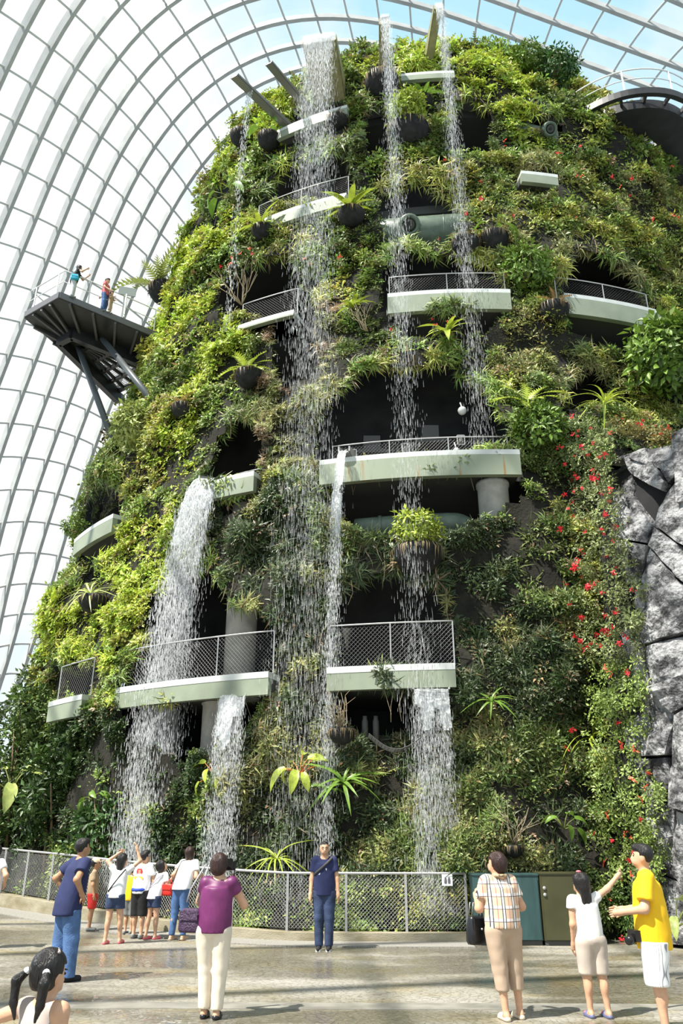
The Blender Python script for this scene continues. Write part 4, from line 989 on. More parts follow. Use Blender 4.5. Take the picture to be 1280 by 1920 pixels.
p0f = [hit_s(1150 + k * 10, 805 + k * 2.2, .1) for k in range(13)]
root = thing('flowering_shrub', 'red-flowered fringe along the top edge of the rock', 'shrub', s_pt(np.array(p0f[0][0]), p0f[0][1]))
Pq = np.array([s_pt(np.array(a), z + rng.uniform(-.1, .25), rng.uniform(-.5, .2)) for a, z in p0f for _ in range(9)]); N_ = len(Pq)
V, T, C = merge_tufts('leafy', Pq, rng.normal(0, .4, (N_, 3)) + [0, -.3, 1], rng.uniform(.13, .22, N_), np.array([(.22, .20, .07)] * N_) * rng.uniform(.6, 1.4, N_)[:, None], rng); obj('foliage', V, T, M_leaf, root, False, C)
flowers(root, Pq[rng.choice(N_, 26, replace=False)] + [0, -.12, .1], None, .06, (0, 1, 2))

# trees at the left behind the railing
def tree(x, y, h, w, seed, label, col, n=420, z0=.3, lean=0.0):
    r = np.random.default_rng(seed); root = thing('leafy_tree', label, 'tree', (x, y, z0)); b = MB(); tips = []
    for k in range(7):
        a = r.uniform(0, 6.28); e = np.array([x + math.cos(a) * w * .33, y + math.sin(a) * w * .25, z0 + h * r.uniform(.6, .95)]); m_ = np.array([x + math.cos(a) * w * .12, y + math.sin(a) * w * .1, z0 + h * .4])
        b.tube([np.array([x + r.normal(0, .1), y + r.normal(0, .1), z0 - .2]), m_, e], [.05, .035, .012], 6); tips.append(e)
    b.build('trunk', M_stem, root, True)
    P_ = []
    while len(P_) < n:
        q = r.uniform(-1, 1, 3)
        if q @ q > 1: continue
        zz = z0 + h * (.52 + .48 * q[2]); k = 1 - .35 * max(0, q[2]); P_.append([x + q[0] * w * .5 * k, y + q[1] * w * .45 * k, zz])
    P_ = np.array(P_); keep = gnoise(P_, 1.4, seed) > -.35; P_ = P_[keep]; n = len(P_)
    c = np.array(col) * r.uniform(.55, 1.5, n)[:, None]; V, T, C = merge_tufts('leafy', P_, r.normal(0, .6, (n, 3)) + [0, -.3, .7], r.uniform(.22, .42, n), c, r); obj('foliage', V, T, M_leaf, root, False, C)
tree(-9.3, 24.0, 6.3, 3.0, 1, 'tall dark-leaved tree at the left edge in front of the glass', (.075, .125, .03), 520)
tree(-11.2, 23.8, 5.6, 3.0, 2, 'dark leafy tree at the very left edge', (.06, .10, .03), 380)
tree(-7.4, 22.2, 4.4, 2.4, 3, 'bushy dark shrub tree left of the big waterfall', (.045, .09, .02), 380)
tree(-13.5, 27.5, 6.0, 4.0, 4, 'leafy tree beyond the left end of the railing', (.06, .11, .03), 380)
tree(-5.6, 20.6, 2.6, 2.0, 5, 'low dark shrub behind the railing on the left', (.05, .11, .025), 260)

# ------------------------------------------------------------------ water spouts and waterfalls
M_spout = mat('weathered_metal_spout', (.42, .43, .41), .4, .5, .3, 4); M_gut = mat('dull_steel_gutter', (.20, .20, .19), .45, .3); M_olv = mat('olive_spout_side', (.26, .25, .13), .6, 0, .2, 3)
M_sheet = bpy.data.materials.new('water_sheet'); M_sheet.use_nodes = True
def _sheet():
    N, L = M_sheet.node_tree.nodes, M_sheet.node_tree.links; N.remove(N['Principled BSDF']); out = N['Material Output']
    t = N.new('ShaderNodeAttribute'); t.attribute_name = 'col'; mp_ = N.new('ShaderNodeMapping'); mp_.inputs['Scale'].default_value = (9, 2.6, 1); L.new(t.outputs['Vector'], mp_.inputs['Vector'])
    n = N.new('ShaderNodeTexNoise'); n.inputs['Scale'].default_value = 2.2; n.inputs['Detail'].default_value = 5; L.new(mp_.outputs[0], n.inputs['Vector'])
    r = N.new('ShaderNodeValToRGB'); r.color_ramp.elements[0].position = .46; r.color_ramp.elements[0].color = (.22, .22, .22, 1); r.color_ramp.elements[1].position = .62; r.color_ramp.elements[1].color = (.9, .9, .9, 1); L.new(n.outputs['Fac'], r.inputs['Fac'])
    tr = N.new('ShaderNodeBsdfTransparent'); g = N.new('ShaderNodeBsdfGlossy'); g.inputs['Roughness'].default_value = .12; a = N.new('ShaderNodeMixShader'); a.inputs[0].default_value = .32; L.new(tr.outputs[0], a.inputs[1]); L.new(g.outputs[0], a.inputs[2])
    d = N.new('ShaderNodeBsdfDiffuse'); d.inputs['Color'].default_value = (.85, .88, .9, 1); tl = N.new('ShaderNodeBsdfTranslucent'); tl.inputs['Color'].default_value = (.85, .88, .9, 1); b_ = N.new('ShaderNodeMixShader'); L.new(d.outputs[0], b_.inputs[1]); L.new(tl.outputs[0], b_.inputs[2])
    m_ = N.new('ShaderNodeMixShader'); L.new(r.outputs[0], m_.inputs[0]); L.new(a.outputs[0], m_.inputs[1]); L.new(b_.outputs[0], m_.inputs[2]); L.new(m_.outputs[0], out.inputs['Surface'])
    bp = N.new('ShaderNodeBump'); bp.inputs['Strength'].default_value = .8; bp.inputs['Distance'].default_value = .08; L.new(n.outputs['Fac'], bp.inputs['Height']); L.new(bp.outputs['Normal'], g.inputs['Normal'])
_sheet()
M_drop = glassy('water_drops', (1, 1, 1), .55, .1, (.90, .93, .96), .55)
def spout(a, b, z, L, h, label, m=None, drop=.0, dirv=None, sides=True):
    """open trough ending at the edge a-b (picture points on the level z), reaching back by L"""
    A = on_Z(*a, z); B_ = on_Z(*b, z); c = (A + B_) / 2
    if dirv is None: dirv = c[:2] - np.array([MCX, MCY])
    dv_ = np.array([dirv[0], dirv[1], 0]); dv_ /= np.linalg.norm(dv_); root = thing('water_spout', label, 'spout', c); k = -dv_ * L + np.array([0, 0, -drop]); m = m or M_spout; t_ = .04
    wv = (B_ - A) / np.linalg.norm(B_ - A)
    MB().prism([A, B_, B_ + k, A + k], (0, 0, -t_)).build('trough_floor', m, root)
    for q, sg in ((A, -1), (B_, 1)):
        MB().prism([q, q + k + np.array([0, 0, -.0]), q + k + np.array([0, 0, h]), q + np.array([0, 0, h * .35])], wv * sg * t_).build('side_wall', m, root)
    return A, B_, dv_
def waterfall(A, B_, vel, zend, label, ndrop, sheet=0.0, r0=.010, lz=(.10, .26), spread=.12, name='waterfall', seed=0, fade=1.0, narrow=1.0, gp=.0):
    r = np.random.default_rng(seed + 900); A = np.asarray(A, float); B_ = np.asarray(B_, float); vel = np.asarray(vel, float); g = 9.8
    z0 = (A[2] + B_[2]) / 2; tt = (vel[2] + math.sqrt(vel[2] ** 2 + 2 * g * max(.1, z0 - zend))) / g
    end = (A + B_) / 2 + vel * tt; root = thing(name, label, 'waterfall', (end[0], end[1], zend))
    def pos(s, t):
        wd = narrow + (1 - narrow) * np.exp(-t * 2.2)
        c = (A + B_) / 2; q = c + (B_ - A) * ((s - .5) * wd)[:, None]; q = q + vel * t[:, None]; q[:, 2] -= .5 * g * t * t; return q
    if sheet > 0:
        nu, nv = 14, 40; tv_ = np.linspace(0, 1, nv) * sheet; us = np.linspace(0, 1, nu); U_, T_ = np.meshgrid(us, tv_); q = pos(U_.ravel(), T_.ravel())
        fall = z0 - q[:, 2]; nrm_ = np.array([vel[0], vel[1], 0]) / (np.linalg.norm(vel[:2]) + 1e-6); q = q + nrm_ * (.05 * gnoise(np.c_[U_.ravel() * 6, fall * 1.2, fall * 0], 1.0, seed) + .03)[:, None] + r.normal(0, .006, q.shape)
        cc = np.c_[U_.ravel() * np.linalg.norm(B_ - A), fall, np.zeros(len(q))]
        F = np.array([(j * nu + i, j * nu + i + 1, (j + 1) * nu + i + 1, (j + 1) * nu + i) for j in range(nv - 1) for i in range(nu - 1)])
        # the sheet tears open downwards
        ctr = q[F].mean(1); tfr = np.repeat(np.linspace(0, 1, nv - 1), nu - 1); keep = gnoise(np.c_[ctr[:, 0] * 5, ctr[:, 1] * 5, ctr[:, 2] * 1.6], 1.0, seed + 3) > (tfr - .75) * 2.6
        o = obj('water_sheet', q, F[keep], M_sheet, root, True, cc); o['kind'] = 'stuff'
    n = ndrop; s = r.random(n); tmin = sheet * .3; t = np.sqrt(r.uniform(tmin ** 2, tt ** 2, n)) if fade == 1 else tmin + (tt - tmin) * r.random(n) ** fade
    s = .5 + (s - .5) * (1 + 0 * t); s = np.where(r.random(n) < .65, np.clip(s, 0, 1), np.floor(s * 9 + r.random(n) * .25) / 9)   # strands
    P_ = pos(s, t) + r.normal(0, 1, (n, 3)) * (spread * (t / tt))[:, None] * [1, 1, .5] + [0, 0, 0]
    P_ = P_[(P_[:, 2] > zend)]; t = t[:len(P_)]; n = len(P_); L_ = r.uniform(*lz, n) * (.5 + .6 * r.random(n)); rr_2 = r0 * r.uniform(.5, 1.6, n)
    an = np.arange(3) * 2.094; ringv = np.c_[np.cos(an), np.sin(an), np.zeros(3)]
    V = np.empty((n, 4, 3)); V[:, 0] = P_ + np.c_[np.zeros(n), np.zeros(n), L_]; V[:, 1:4] = P_[:, None] + ringv[None] * rr_2[:, None, None]
    T = np.array([[0, 1, 2], [0, 2, 3], [0, 3, 1], [3, 2, 1]]); T = (T[None] + (np.arange(n) * 4)[:, None, None]).reshape(-1, 3)
    o = obj('falling_drops', V.reshape(-1, 3), T, M_drop, root, True); o['kind'] = 'stuff'; return root
A, B_, dv_ = spout((568, 82), (628, 74), 30.2, 2.7, .95, 'large olive water trough jutting from the summit', M_olv, dirv=(-.15, -1)); waterfall(A, B_, (0, -1.55, 0), .4, 'tall wide waterfall dropping from the summit trough to the ground', 22000, .5, .0030, (.10, .30), .30, seed=1, fade=1.12, narrow=.8)
A, B_, dv_ = spout((712, 44), (727, 42), 31.0, 2.4, .8, 'narrow water trough right of the large summit trough', M_olv, dirv=(-.05, -1)); waterfall(A, B_, (0, -1.75, 0), .6, 'thin waterfall from the narrow summit trough', 7500, .4, .0036, (.1, .28), .20, seed=2, fade=.85)
A, B_, dv_ = spout((815, 16), (827, 14), 32.0, 2.3, .7, 'rightmost narrow water trough on the summit', M_olv, dirv=(.05, -1)); waterfall(A, B_, (-.02, -1.1, 0), 11.2, 'thin rightmost waterfall from the summit onto the rust-stained ledge', 5500, .25, .0038, (.1, .28), .18, seed=3, fade=.8)
A, B_, dv_ = spout((433, 146), (444, 140), 29.0, 3.4, .22, 'leftmost slim steel gutter jutting from the summit', M_gut); waterfall(B_ - dv_ * .9, A - dv_ * .9, (-.1, -.5, 0), 17.0, 'thin trickle below the leftmost gutter', 900, 0, .008, (.1, .25), .08, seed=4, fade=.7)
A, B_, dv_ = spout((498, 121), (508, 116), 29.6, 3.0, .22, 'second slim steel gutter left of the large summit trough', M_gut)
A, B_, dv_ = spout((374, 898), (412, 897), 11.15, .7, .32, 'steel spout at the top of the big left waterfall', M_spout); waterfall(A, B_, (-.62, -.42, 0), .7, 'big white waterfall on the left falling from the middle level', 20000, .85, .0058, (.08, .22), .24, seed=5, fade=.6, narrow=1.5)
A, B_, dv_ = spout((636, 846), (653, 845), 11.2, .9, .4, 'narrow steel spout on the rust-stained ledge', M_spout, dirv=(-.2, -1)); waterfall(A, B_, (-.28, -.75, 0), .5, 'narrow twisting waterfall in the centre falling from the middle level', 4500, .95, .006, (.06, .16), .10, seed=6, fade=.6)
A, B_, dv_ = spout((414, 1303), (464, 1300), 4.85, .9, .18, 'steel spout under the lowest terrace on the left', M_spout); waterfall(A, B_, (-.12, -.55, 0), .5, 'glassy lower left waterfall below the lowest terrace', 6500, .52, .0052, (.05, .14), .10, seed=7, fade=.6)
A, B_, dv_ = spout((776, 1292), (840, 1292), 4.72, .6, .12, 'wide steel spout under the lowest right ledge', M_spout, dirv=(-.1, -1)); waterfall(A, B_, (.02, -.12, 0), .35, 'stringy lower right waterfall below the lowest right ledge', 5500, .42, .0048, (.05, .16), .10, seed=8, fade=.6)

# sagging net under the lowest right ledge
a_, b_ = surf_at(690, 1382, 'm')[0], surf_at(786, 1388, 'm')[0]; root = thing('sagging_net', 'dark sagging net hung under the lowest right ledge', 'net', (a_ + b_) / 2 - [0, 0, .2]); bb = MB()
for k in range(7):
    pts = [a_ * (1 - t) + b_ * t + np.array([0, -.1 * k, -.28 * math.sin(math.pi * t)]) for t in np.linspace(0, 1, 9)]; bb.tube(pts, .008, 4, False)
bb.build('cords', M_vent, root)
b2 = MB()
for k in range(1, 16):
    t = k / 16; c = a_ * (1 - t) + b_ * t + np.array([0, 0, -.28 * math.sin(math.pi * t)]); b2.tube([c, c + np.array([0, -.6, 0])], .006, 4, False)
b2.build('cross_cords', M_vent, root)
for px in (686, 707):
    p = surf_at(px, 1365, 'm')[0] + np.array([0, .5, 0]); setp(MB().lathe([(.07, 0), (.07, .5), (.05, .55), (.05, .62)], p - [0, 0, .3], 10).build('vent_pipe', M_vent, None, True), 'short grey vent pipe beside the sagging net, %s of two' % ('left' if px == 686 else 'right'), 'pipe')

# ------------------------------------------------------------------ lookout platform (left)
PZ = 21.0
PA, PB, PCc, PD = (on_Z(*q, PZ) for q in ((112, 551), (345, 648), (48, 588), (232, 745)))
PE, PF, PG = (on_Z(*q, PZ) for q in ((152, 640), (300, 690), (222, 728)))
plat = thing('lookout_platform', 'dark steel cantilevered lookout platform jutting left from the mountain', 'platform', PE)
up = np.array([0, 0, 1.0])
for nm, poly in (('near_arm', (PA, PB, PF, PE)), ('far_arm', (PCc, PE, PG, PD)), ('tip_deck', (PA, PE, PCc))): MB().prism([q - up * .22 for q in poly], up * .22).build(nm, M_black, plat)
def lerp(a, b, t): return a * (1 - t) + b * t
for a, b in ((PA, PB), (PA, PCc), (PCc, PD)): MB().beam(a - up * .06, b - up * .06, .10, .26).build('edge_beam', mat('edge_steel', (.13, .13, .14), .4), plat)
gN0, gN1 = lerp(PA, PE, .62), lerp(PB, PF, .75); gF0, gF1 = lerp(PCc, PE, .62), lerp(PD, PG, .75)
for a, b in ((gN0, gN1), (gF0, gF1), (gN0, gF0)): MB().beam(a - up * .45, b - up * .45, .24, .5).build('girder', M_black, plat)
M_rib2 = mat('dark_grey_steel', (.07, .07, .075), .5)
for t in np.linspace(.08, .95, 6):
    MB().beam(lerp(PA, PB, t) - up * .26, lerp(gN0, gN1, t) - up * .34, .09, .12).build('bracket', M_rib2, plat); MB().beam(lerp(PCc, PD, t) - up * .26, lerp(gF0, gF1, t) - up * .34, .09, .12).build('bracket', M_rib2, plat)
for t in (.25, .5, .75): MB().beam(lerp(PA, PCc, t) - up * .26, lerp(gN0, gF0, t) - up * .34, .09, .12).build('bracket', M_rib2, plat)
# open grating between the arms
for t in np.linspace(.12, 1.0, 5): MB().beam(lerp(PE, PF, t) - up * .15, lerp(PE, PG, t) - up * .15, .12, .18).build('grating_beam', M_black, plat)
for t in np.linspace(.15, .85, 4): MB().beam(lerp(PE, PE, 0) - up * .15, lerp(PF, PG, t) - up * .15, .08, .14).build('grating_beam', M_black, plat)
gb = MB()
for t in np.linspace(.3, 1.0, 26): gb.beam(lerp(PE, PF, t) - up * .06, lerp(PE, PG, t) - up * .06, .012, .03)
o = gb.build('grating_bars', M_rib2, plat); o['kind'] = 'stuff'
for (ax_, ay), (bx, by) in (((147, 652), (213, 842)), ((193, 636), (298, 770))):
    a = on_Z(ax_, ay, PZ - .5); th, z = hit_m(bx, by); e = m_pt(np.array(th), z, -.1); MB().tube([a, e], [.12, .13], 14).build('strut', mat('strut_steel', (.075, .085, .09), .35), plat, True)
railing('platform_railing', 'thin steel railing around the lookout platform', np.array([PB + [0, 0, 0], PA + [.05, .05, 0], PCc + [.05, .05, 0], PD]), 1.15, 1.45, mesh_on=False, mid=True, m_rail=M_railw, rail_r=.025, post_w=.04)
pI = on_Z(232, 594, PZ); rI = thing('info_panel', 'small grey-green information panel on the platform railing', 'sign', pI)
MB().beam(pI, pI + up * 1.1, .05, .05, (0, 1, 0)).build('post', M_railw, rI); q = pI + up * 1.25
MB().add([q + np.array(w_) for w_ in ((-.32, -.1, -.2), (.32, .1, -.2), (.32, .18, .25), (-.32, -.02, .25), (-.32, -.07, -.2), (.32, .13, -.2), (.32, .21, .25), (-.32, .01, .25))], [(0, 1, 2, 3), (7, 6, 5, 4), (0, 4, 5, 1), (1, 5, 6, 2), (2, 6, 7, 3), (3, 7, 4, 0)]).build('panel', mat('grey_green_panel', (.16, .19, .175), .5), rI)

# ------------------------------------------------------------------ skywalk (upper right)
SZ = 28.8
ctr = np.array([(10.2, 27.6), (10.8, 26.5), (11.7, 25.6), (12.9, 25.2), (14.2, 25.5), (15.3, 26.6), (16.3, 28.2), (17.2, 30.4), (17.8, 33.0)])
ctr = ctr * .925
tq = np.linspace(0, len(ctr) - 1, 60); cs = np.stack([np.interp(tq, np.arange(len(ctr)), ctr[:, k]) for k in (0, 1)], -1)
kk = np.ones(9) / 9; cs = np.stack([np.convolve(np.pad(cs[:, c], 4, mode='reflect', reflect_type='odd'), kk, 'valid') for c in (0, 1)], -1)
walk = thing('skywalk', 'black curved aerial walkway sweeping out at the upper right', 'walkway', (cs[20][0], cs[20][1], SZ))
def off3(o, z): q = offset2(cs, o); return np.c_[q, np.full(len(q), z)]
V, F = ribbon(offset2(cs, -.7), offset2(cs, .7), np.full(60, SZ), np.full(60, SZ), np.full(60, SZ - .45)); F = list(F) + [(120 + i + 1, 120 + i, 180 + i, 180 + i + 1) for i in range(59)]
obj('deck', V, F, M_black, walk)
for o_ in (-1.12, 1.12):
    V, F = ribbon(offset2(cs, o_ - .09), offset2(cs, o_ + .09), np.full(60, SZ + .06), np.full(60, SZ + .06), np.full(60, SZ - .25)); F = list(F) + [(120 + i + 1, 120 + i, 180 + i, 180 + i + 1) for i in range(59)]
    obj('edge_beam', V, F, M_black, walk)
    for k in range(2, 59, 4):
        a = off3(o_, SZ - .1)[k]; b = off3(math.copysign(.7, o_), SZ - .15)[k]; MB().beam(a, b, .10, .16).build('bracket', M_black, walk)
railing('skywalk_railing', 'thin steel railing on the near side of the skywalk', off3(-1.1, SZ + .06), 1.15, 1.9, mesh_on=False, mid=True, m_rail=M_railw, rail_r=.03, post_w=.05)
railing('skywalk_railing', 'thin steel railing on the far side of the skywalk', off3(1.1, SZ + .06), 1.15, 1.9, mesh_on=False, mid=True, m_rail=M_railw, rail_r=.03, post_w=.05)

# ------------------------------------------------------------------ people
def surface_net(f, o, h):
    """smooth surface of f=0 on a grid (naive surface nets): vertices, quads"""
    nx, ny, nz = f.shape; s = f < 0
    acc = np.zeros((nx - 1, ny - 1, nz - 1, 3), np.float32); cnt = np.zeros((nx - 1, ny - 1, nz - 1), np.float32)
    C = [(a, b, c) for a in (0, 1) for b in (0, 1) for c in (0, 1)]
    sl = lambda c: (slice(c[0], nx - 1 + c[0]), slice(c[1], ny - 1 + c[1]), slice(c[2], nz - 1 + c[2]))
    for a in C:
        for ax in range(3):
            if a[ax]: continue
            b = list(a); b[ax] = 1; fa, fb = f[sl(a)], f[sl(b)]; m = (fa < 0) != (fb < 0)
            t = np.where(m, fa / np.where(m, fa - fb, 1), 0)
            for k in range(3): acc[..., k] += m * (a[k] + (t if k == ax else 0))
            cnt += m
    act = cnt > 0; idx = -np.ones(act.shape, np.int64); idx[act] = np.arange(act.sum()); g = np.argwhere(act)
    V = (g + acc[act] / cnt[act][:, None]) * h + o; Q = []
    for ax in range(3):
        u, w = [(1, 2), (2, 0), (0, 1)][ax]; a = [slice(0, None)] * 3; b = [slice(0, None)] * 3; a[ax] = slice(0, -1); b[ax] = slice(1, None)
        m = s[tuple(a)] != s[tuple(b)]; p = np.argwhere(m); fl = s[tuple(a)][m]
        ok = (p[:, u] > 0) & (p[:, w] > 0) & (p[:, u] < f.shape[u] - 1) & (p[:, w] < f.shape[w] - 1)
        if ax < 3: ok &= p[:, ax] < f.shape[ax] - 1
        p = p[ok]; fl = fl[ok]; c = []
        for du_, dw in ((-1, -1), (0, -1), (0, 0), (-1, 0)):
            q = p.copy(); q[:, u] += du_; q[:, w] += dw; c.append(idx[q[:, 0], q[:, 1], q[:, 2]])
        c = np.stack(c, 1); c[~fl] = c[~fl][:, ::-1]; Q.append(c)
    Q = np.concatenate(Q); Q = Q[(Q >= 0).all(1)]; return V, Q
def sd_cap(P, a, b, ra, rb):
    a = np.asarray(a, float); b = np.asarray(b, float); d = b - a; t = np.clip(((P - a) @ d) / (d @ d + 1e-12), 0, 1); return np.linalg.norm(P - a - t[..., None] * d, axis=-1) - (ra + (rb - ra) * t)
def sd_ell(P, c, r, R=None):
    q = P - np.asarray(c, float)
    if R is not None: q = q @ R
    r = np.asarray(r, float); k = np.linalg.norm(q / r, axis=-1); return (k - 1) * r.min() * np.where(k < 1, 1, np.clip(r.mean() / r.min(), 1, 1.4))
def smin(a, b, k):
    h = np.clip(.5 + .5 * (b - a) / k, 0, 1); return b + (a - b) * h - k * h * (1 - h)
def sculpt(prims, h, k, cuts=(), subtract=(), wr=0.0, seed=0, pad=.03):
    """blend of tapered capsules and ellipsoids -> one continuous mesh"""
    lo, hi = [], []
    for p in prims:
        if p[0] == 'c':
            lo.append(np.minimum(np.asarray(p[1]) - p[3], np.asarray(p[2]) - p[4])); hi.append(np.maximum(np.asarray(p[1]) + p[3], np.asarray(p[2]) + p[4]))
        else: m = max(p[2]); lo.append(np.asarray(p[1]) - m); hi.append(np.asarray(p[1]) + m)
    lo = np.min(lo, 0) - pad; hi = np.max(hi, 0) + pad; n = np.ceil((hi - lo) / h).astype(int) + 1
    ax = [lo[i] + np.arange(n[i]) * h for i in range(3)]; P = np.stack(np.meshgrid(*ax, indexing='ij'), -1); f = np.full(P.shape[:3], 9.0)
    for p in prims:
        if p[0] == 'c': b0 = np.minimum(np.asarray(p[1]) - p[3], np.asarray(p[2]) - p[4]); b1 = np.maximum(np.asarray(p[1]) + p[3], np.asarray(p[2]) + p[4])
        else: m = max(p[2]); b0 = np.asarray(p[1]) - m; b1 = np.asarray(p[1]) + m
        i0 = np.clip(np.floor((b0 - 3 * k - lo) / h).astype(int), 0, n - 1); i1 = np.clip(np.ceil((b1 + 3 * k - lo) / h).astype(int) + 1, 1, n)
        sl = tuple(slice(i0[q], i1[q]) for q in range(3)); Q = P[sl]
        d = sd_cap(Q, p[1], p[2], p[3], p[4]) if p[0] == 'c' else sd_ell(Q, p[1], p[2], p[3] if len(p) > 3 else None)
        ct_ = p[5] if (p[0] == 'c' and len(p) > 5) else (p[4] if (p[0] == 'e' and len(p) > 4) else None)
        if ct_:
            for pt, nr in ct_: d = np.maximum(d, (Q - np.asarray(pt)) @ np.asarray(nr))
        f[sl] = smin(f[sl], d, k) if k > 0 else np.minimum(f[sl], d)
    if wr: f = f + wr * gnoise(P * [1, 1, .45], 9.0, seed) + wr * .5 * gnoise(P * [1, 1, .8], 18.0, seed + 1)
    for pt, nr in cuts: f = np.maximum(f, (P - np.asarray(pt)) @ np.asarray(nr))
    for fn in subtract: f = np.maximum(f, -fn(P))
    return surface_net(f, lo, h)
SKIN = mat('skin_light', (.56, .33, .21), .5, 0, .08, 20); SKIN2 = mat('skin_tan', (.42, .23, .13), .5, 0, .08, 20)
HAIR = mat('black_hair', (.012, .010, .010), .35, 0, .4, 60, .4, 150, stretch=(1, 1, .15)); HAIRB = mat('dark_brown_hair', (.035, .015, .012), .35, 0, .4, 60, .4, 150, stretch=(1, 1, .15))
M_eye = mat('dark_eye', (.02, .015, .015), .2); M_lip_ = mat('lips', (.45, .16, .13), .5); M_wht = mat('white_cloth', (.80, .80, .80), .85, 0, .06, 6); M_denim = mat('blue_denim', (.075, .15, .32), .85, 0, .35, 5, .2, 60)
M_ddenim = mat('dark_denim', (.035, .055, .12), .85, 0, .4, 5, .2, 60); M_navy = mat('navy_cloth', (.018, .025, .085), .85, 0, .15, 5); M_purple = mat('plum_satin', (.13, .018, .095), .48, 0, .2, 5); M_cream = mat('cream_cloth', (.68, .61, .50), .8, 0, .1, 5)
M_tan = mat('tan_cloth', (.34, .25, .155), .85, 0, .15, 30); M_redc = mat('red_cloth', (.55, .03, .025), .8, 0, .1, 5); M_blackc = mat('black_cloth', (.012, .012, .014), .8); M_yel = mat('yellow_cloth', (.85, .50, .01), .8, 0, .08, 5); M_kh = mat('khaki_cloth', (.44, .33, .24), .85, 0, .12, 5)
M_beige = mat('beige_cloth', (.52, .45, .39), .85, 0, .12, 5); M_pinkb = mat('pale_pink_beige_cloth', (.40, .34, .31), .85, 0, .1, 5); M_pinksh = mat('pink_rubber', (.75, .15, .18), .5); M_bluesh = mat('blue_grey_rubber', (.12, .13, .24), .5); M_grysh = mat('grey_shoe', (.16, .17, .17), .6); M_cap = mat('beige_cap', (.62, .47, .33), .8)
M_blackl = mat('black_leather', (.012, .012, .014), .3); M_sole = mat('white_sole', (.8, .8, .8), .5); M_blk = mat('black_plastic', (.01, .01, .012), .3); M_bluec = mat('blue_cloth', (.03, .07, .45), .8)
def pattern(name, build):
    m = bpy.data.materials.new(name); m.use_nodes = True; build(m.node_tree.nodes, m.node_tree.links, m.node_tree.nodes['Principled BSDF']); m.node_tree.nodes['Principled BSDF'].inputs['Roughness'].default_value = .85; return m
def _plaid(N, L, b):
    t = N.new('ShaderNodeTexCoord'); sx = N.new('ShaderNodeSeparateXYZ'); L.new(t.outputs['Object'], sx.inputs[0]); cur = None
    def band(sock, period, off, width):
        a = N.new('ShaderNodeMath'); a.operation = 'ADD'; a.inputs[1].default_value = off + 10; L.new(sock, a.inputs[0]); w_ = N.new('ShaderNodeMath'); w_.operation = 'PINGPONG'; w_.inputs[1].default_value = period / 2; L.new(a.outputs[0], w_.inputs[0]); c = N.new('ShaderNodeMath'); c.operation = 'LESS_THAN'; c.inputs[1].default_value = width; L.new(w_.outputs[0], c.inputs[0]); return c.outputs[0]
    def over(c1, fac, colr):
        m = N.new('ShaderNodeMixRGB'); L.new(fac, m.inputs[0]); m.inputs[2].default_value = (*colr, 1)
        if isinstance(c1, tuple): m.inputs[1].default_value = (*c1, 1)
        else: L.new(c1, m.inputs[1])
        return m.outputs[0]
    c = over((.62, .44, .31), band(sx.outputs['X'], .12, 0, .02), (.80, .78, .75)); c = over(c, band(sx.outputs['Z'], .12, 0, .017), (.76, .72, .68)); c = over(c, band(sx.outputs['X'], .12, .014, .0045), (.02, .02, .03)); c = over(c, band(sx.outputs['X'], .12, -.014, .0045), (.02, .02, .03)); c = over(c, band(sx.outputs['Z'], .12, .014, .003), (.06, .05, .06)); c = over(c, band(sx.outputs['X'], .12, .06, .0025), (.4, .05, .05)); L.new(c, b.inputs['Base Color'])
M_plaid = pattern('tan_checked_cloth', _plaid)
def _pins(N, L, b):
    t = N.new('ShaderNodeTexCoord'); w_ = N.new('ShaderNodeTexWave'); w_.wave_type = 'BANDS'; w_.bands_direction = 'DIAGONAL'; w_.inputs['Scale'].default_value = 34; w_.inputs['Distortion'].default_value = .3; mp_ = N.new('ShaderNodeMapping'); mp_.inputs['Scale'].default_value = (1, 1, .12); L.new(t.outputs['Object'], mp_.inputs[0]); L.new(mp_.outputs[0], w_.inputs['Vector']); r = N.new('ShaderNodeValToRGB'); r.color_ramp.elements[0].position = .02; r.color_ramp.elements[0].color = (.25, .25, .28, 1); r.color_ramp.elements[1].position = .2; r.color_ramp.elements[1].color = (.82, .82, .82, 1); L.new(w_.outputs['Fac'], r.inputs['Fac']); L.new(r.outputs[0], b.inputs['Base Color'])
M_pins = pattern('white_pinstripe_cloth', _pins)
def _stripe(N, L, b):
    t = N.new('ShaderNodeTexCoord'); w_ = N.new('ShaderNodeTexWave'); w_.bands_direction = 'Z'; w_.inputs['Scale'].default_value = 9; L.new(t.outputs['Object'], w_.inputs['Vector']); r = N.new('ShaderNodeValToRGB'); r.color_ramp.elements[0].position = .3; r.color_ramp.elements[0].color = (.55, .03, .05, 1); r.color_ramp.elements[1].position = .7; r.color_ramp.elements[1].color = (.62, .25, .25, 1); L.new(w_.outputs['Fac'], r.inputs['Fac']); L.new(r.outputs[0], b.inputs['Base Color'])
M_rstripe = pattern('red_striped_cloth', _stripe)

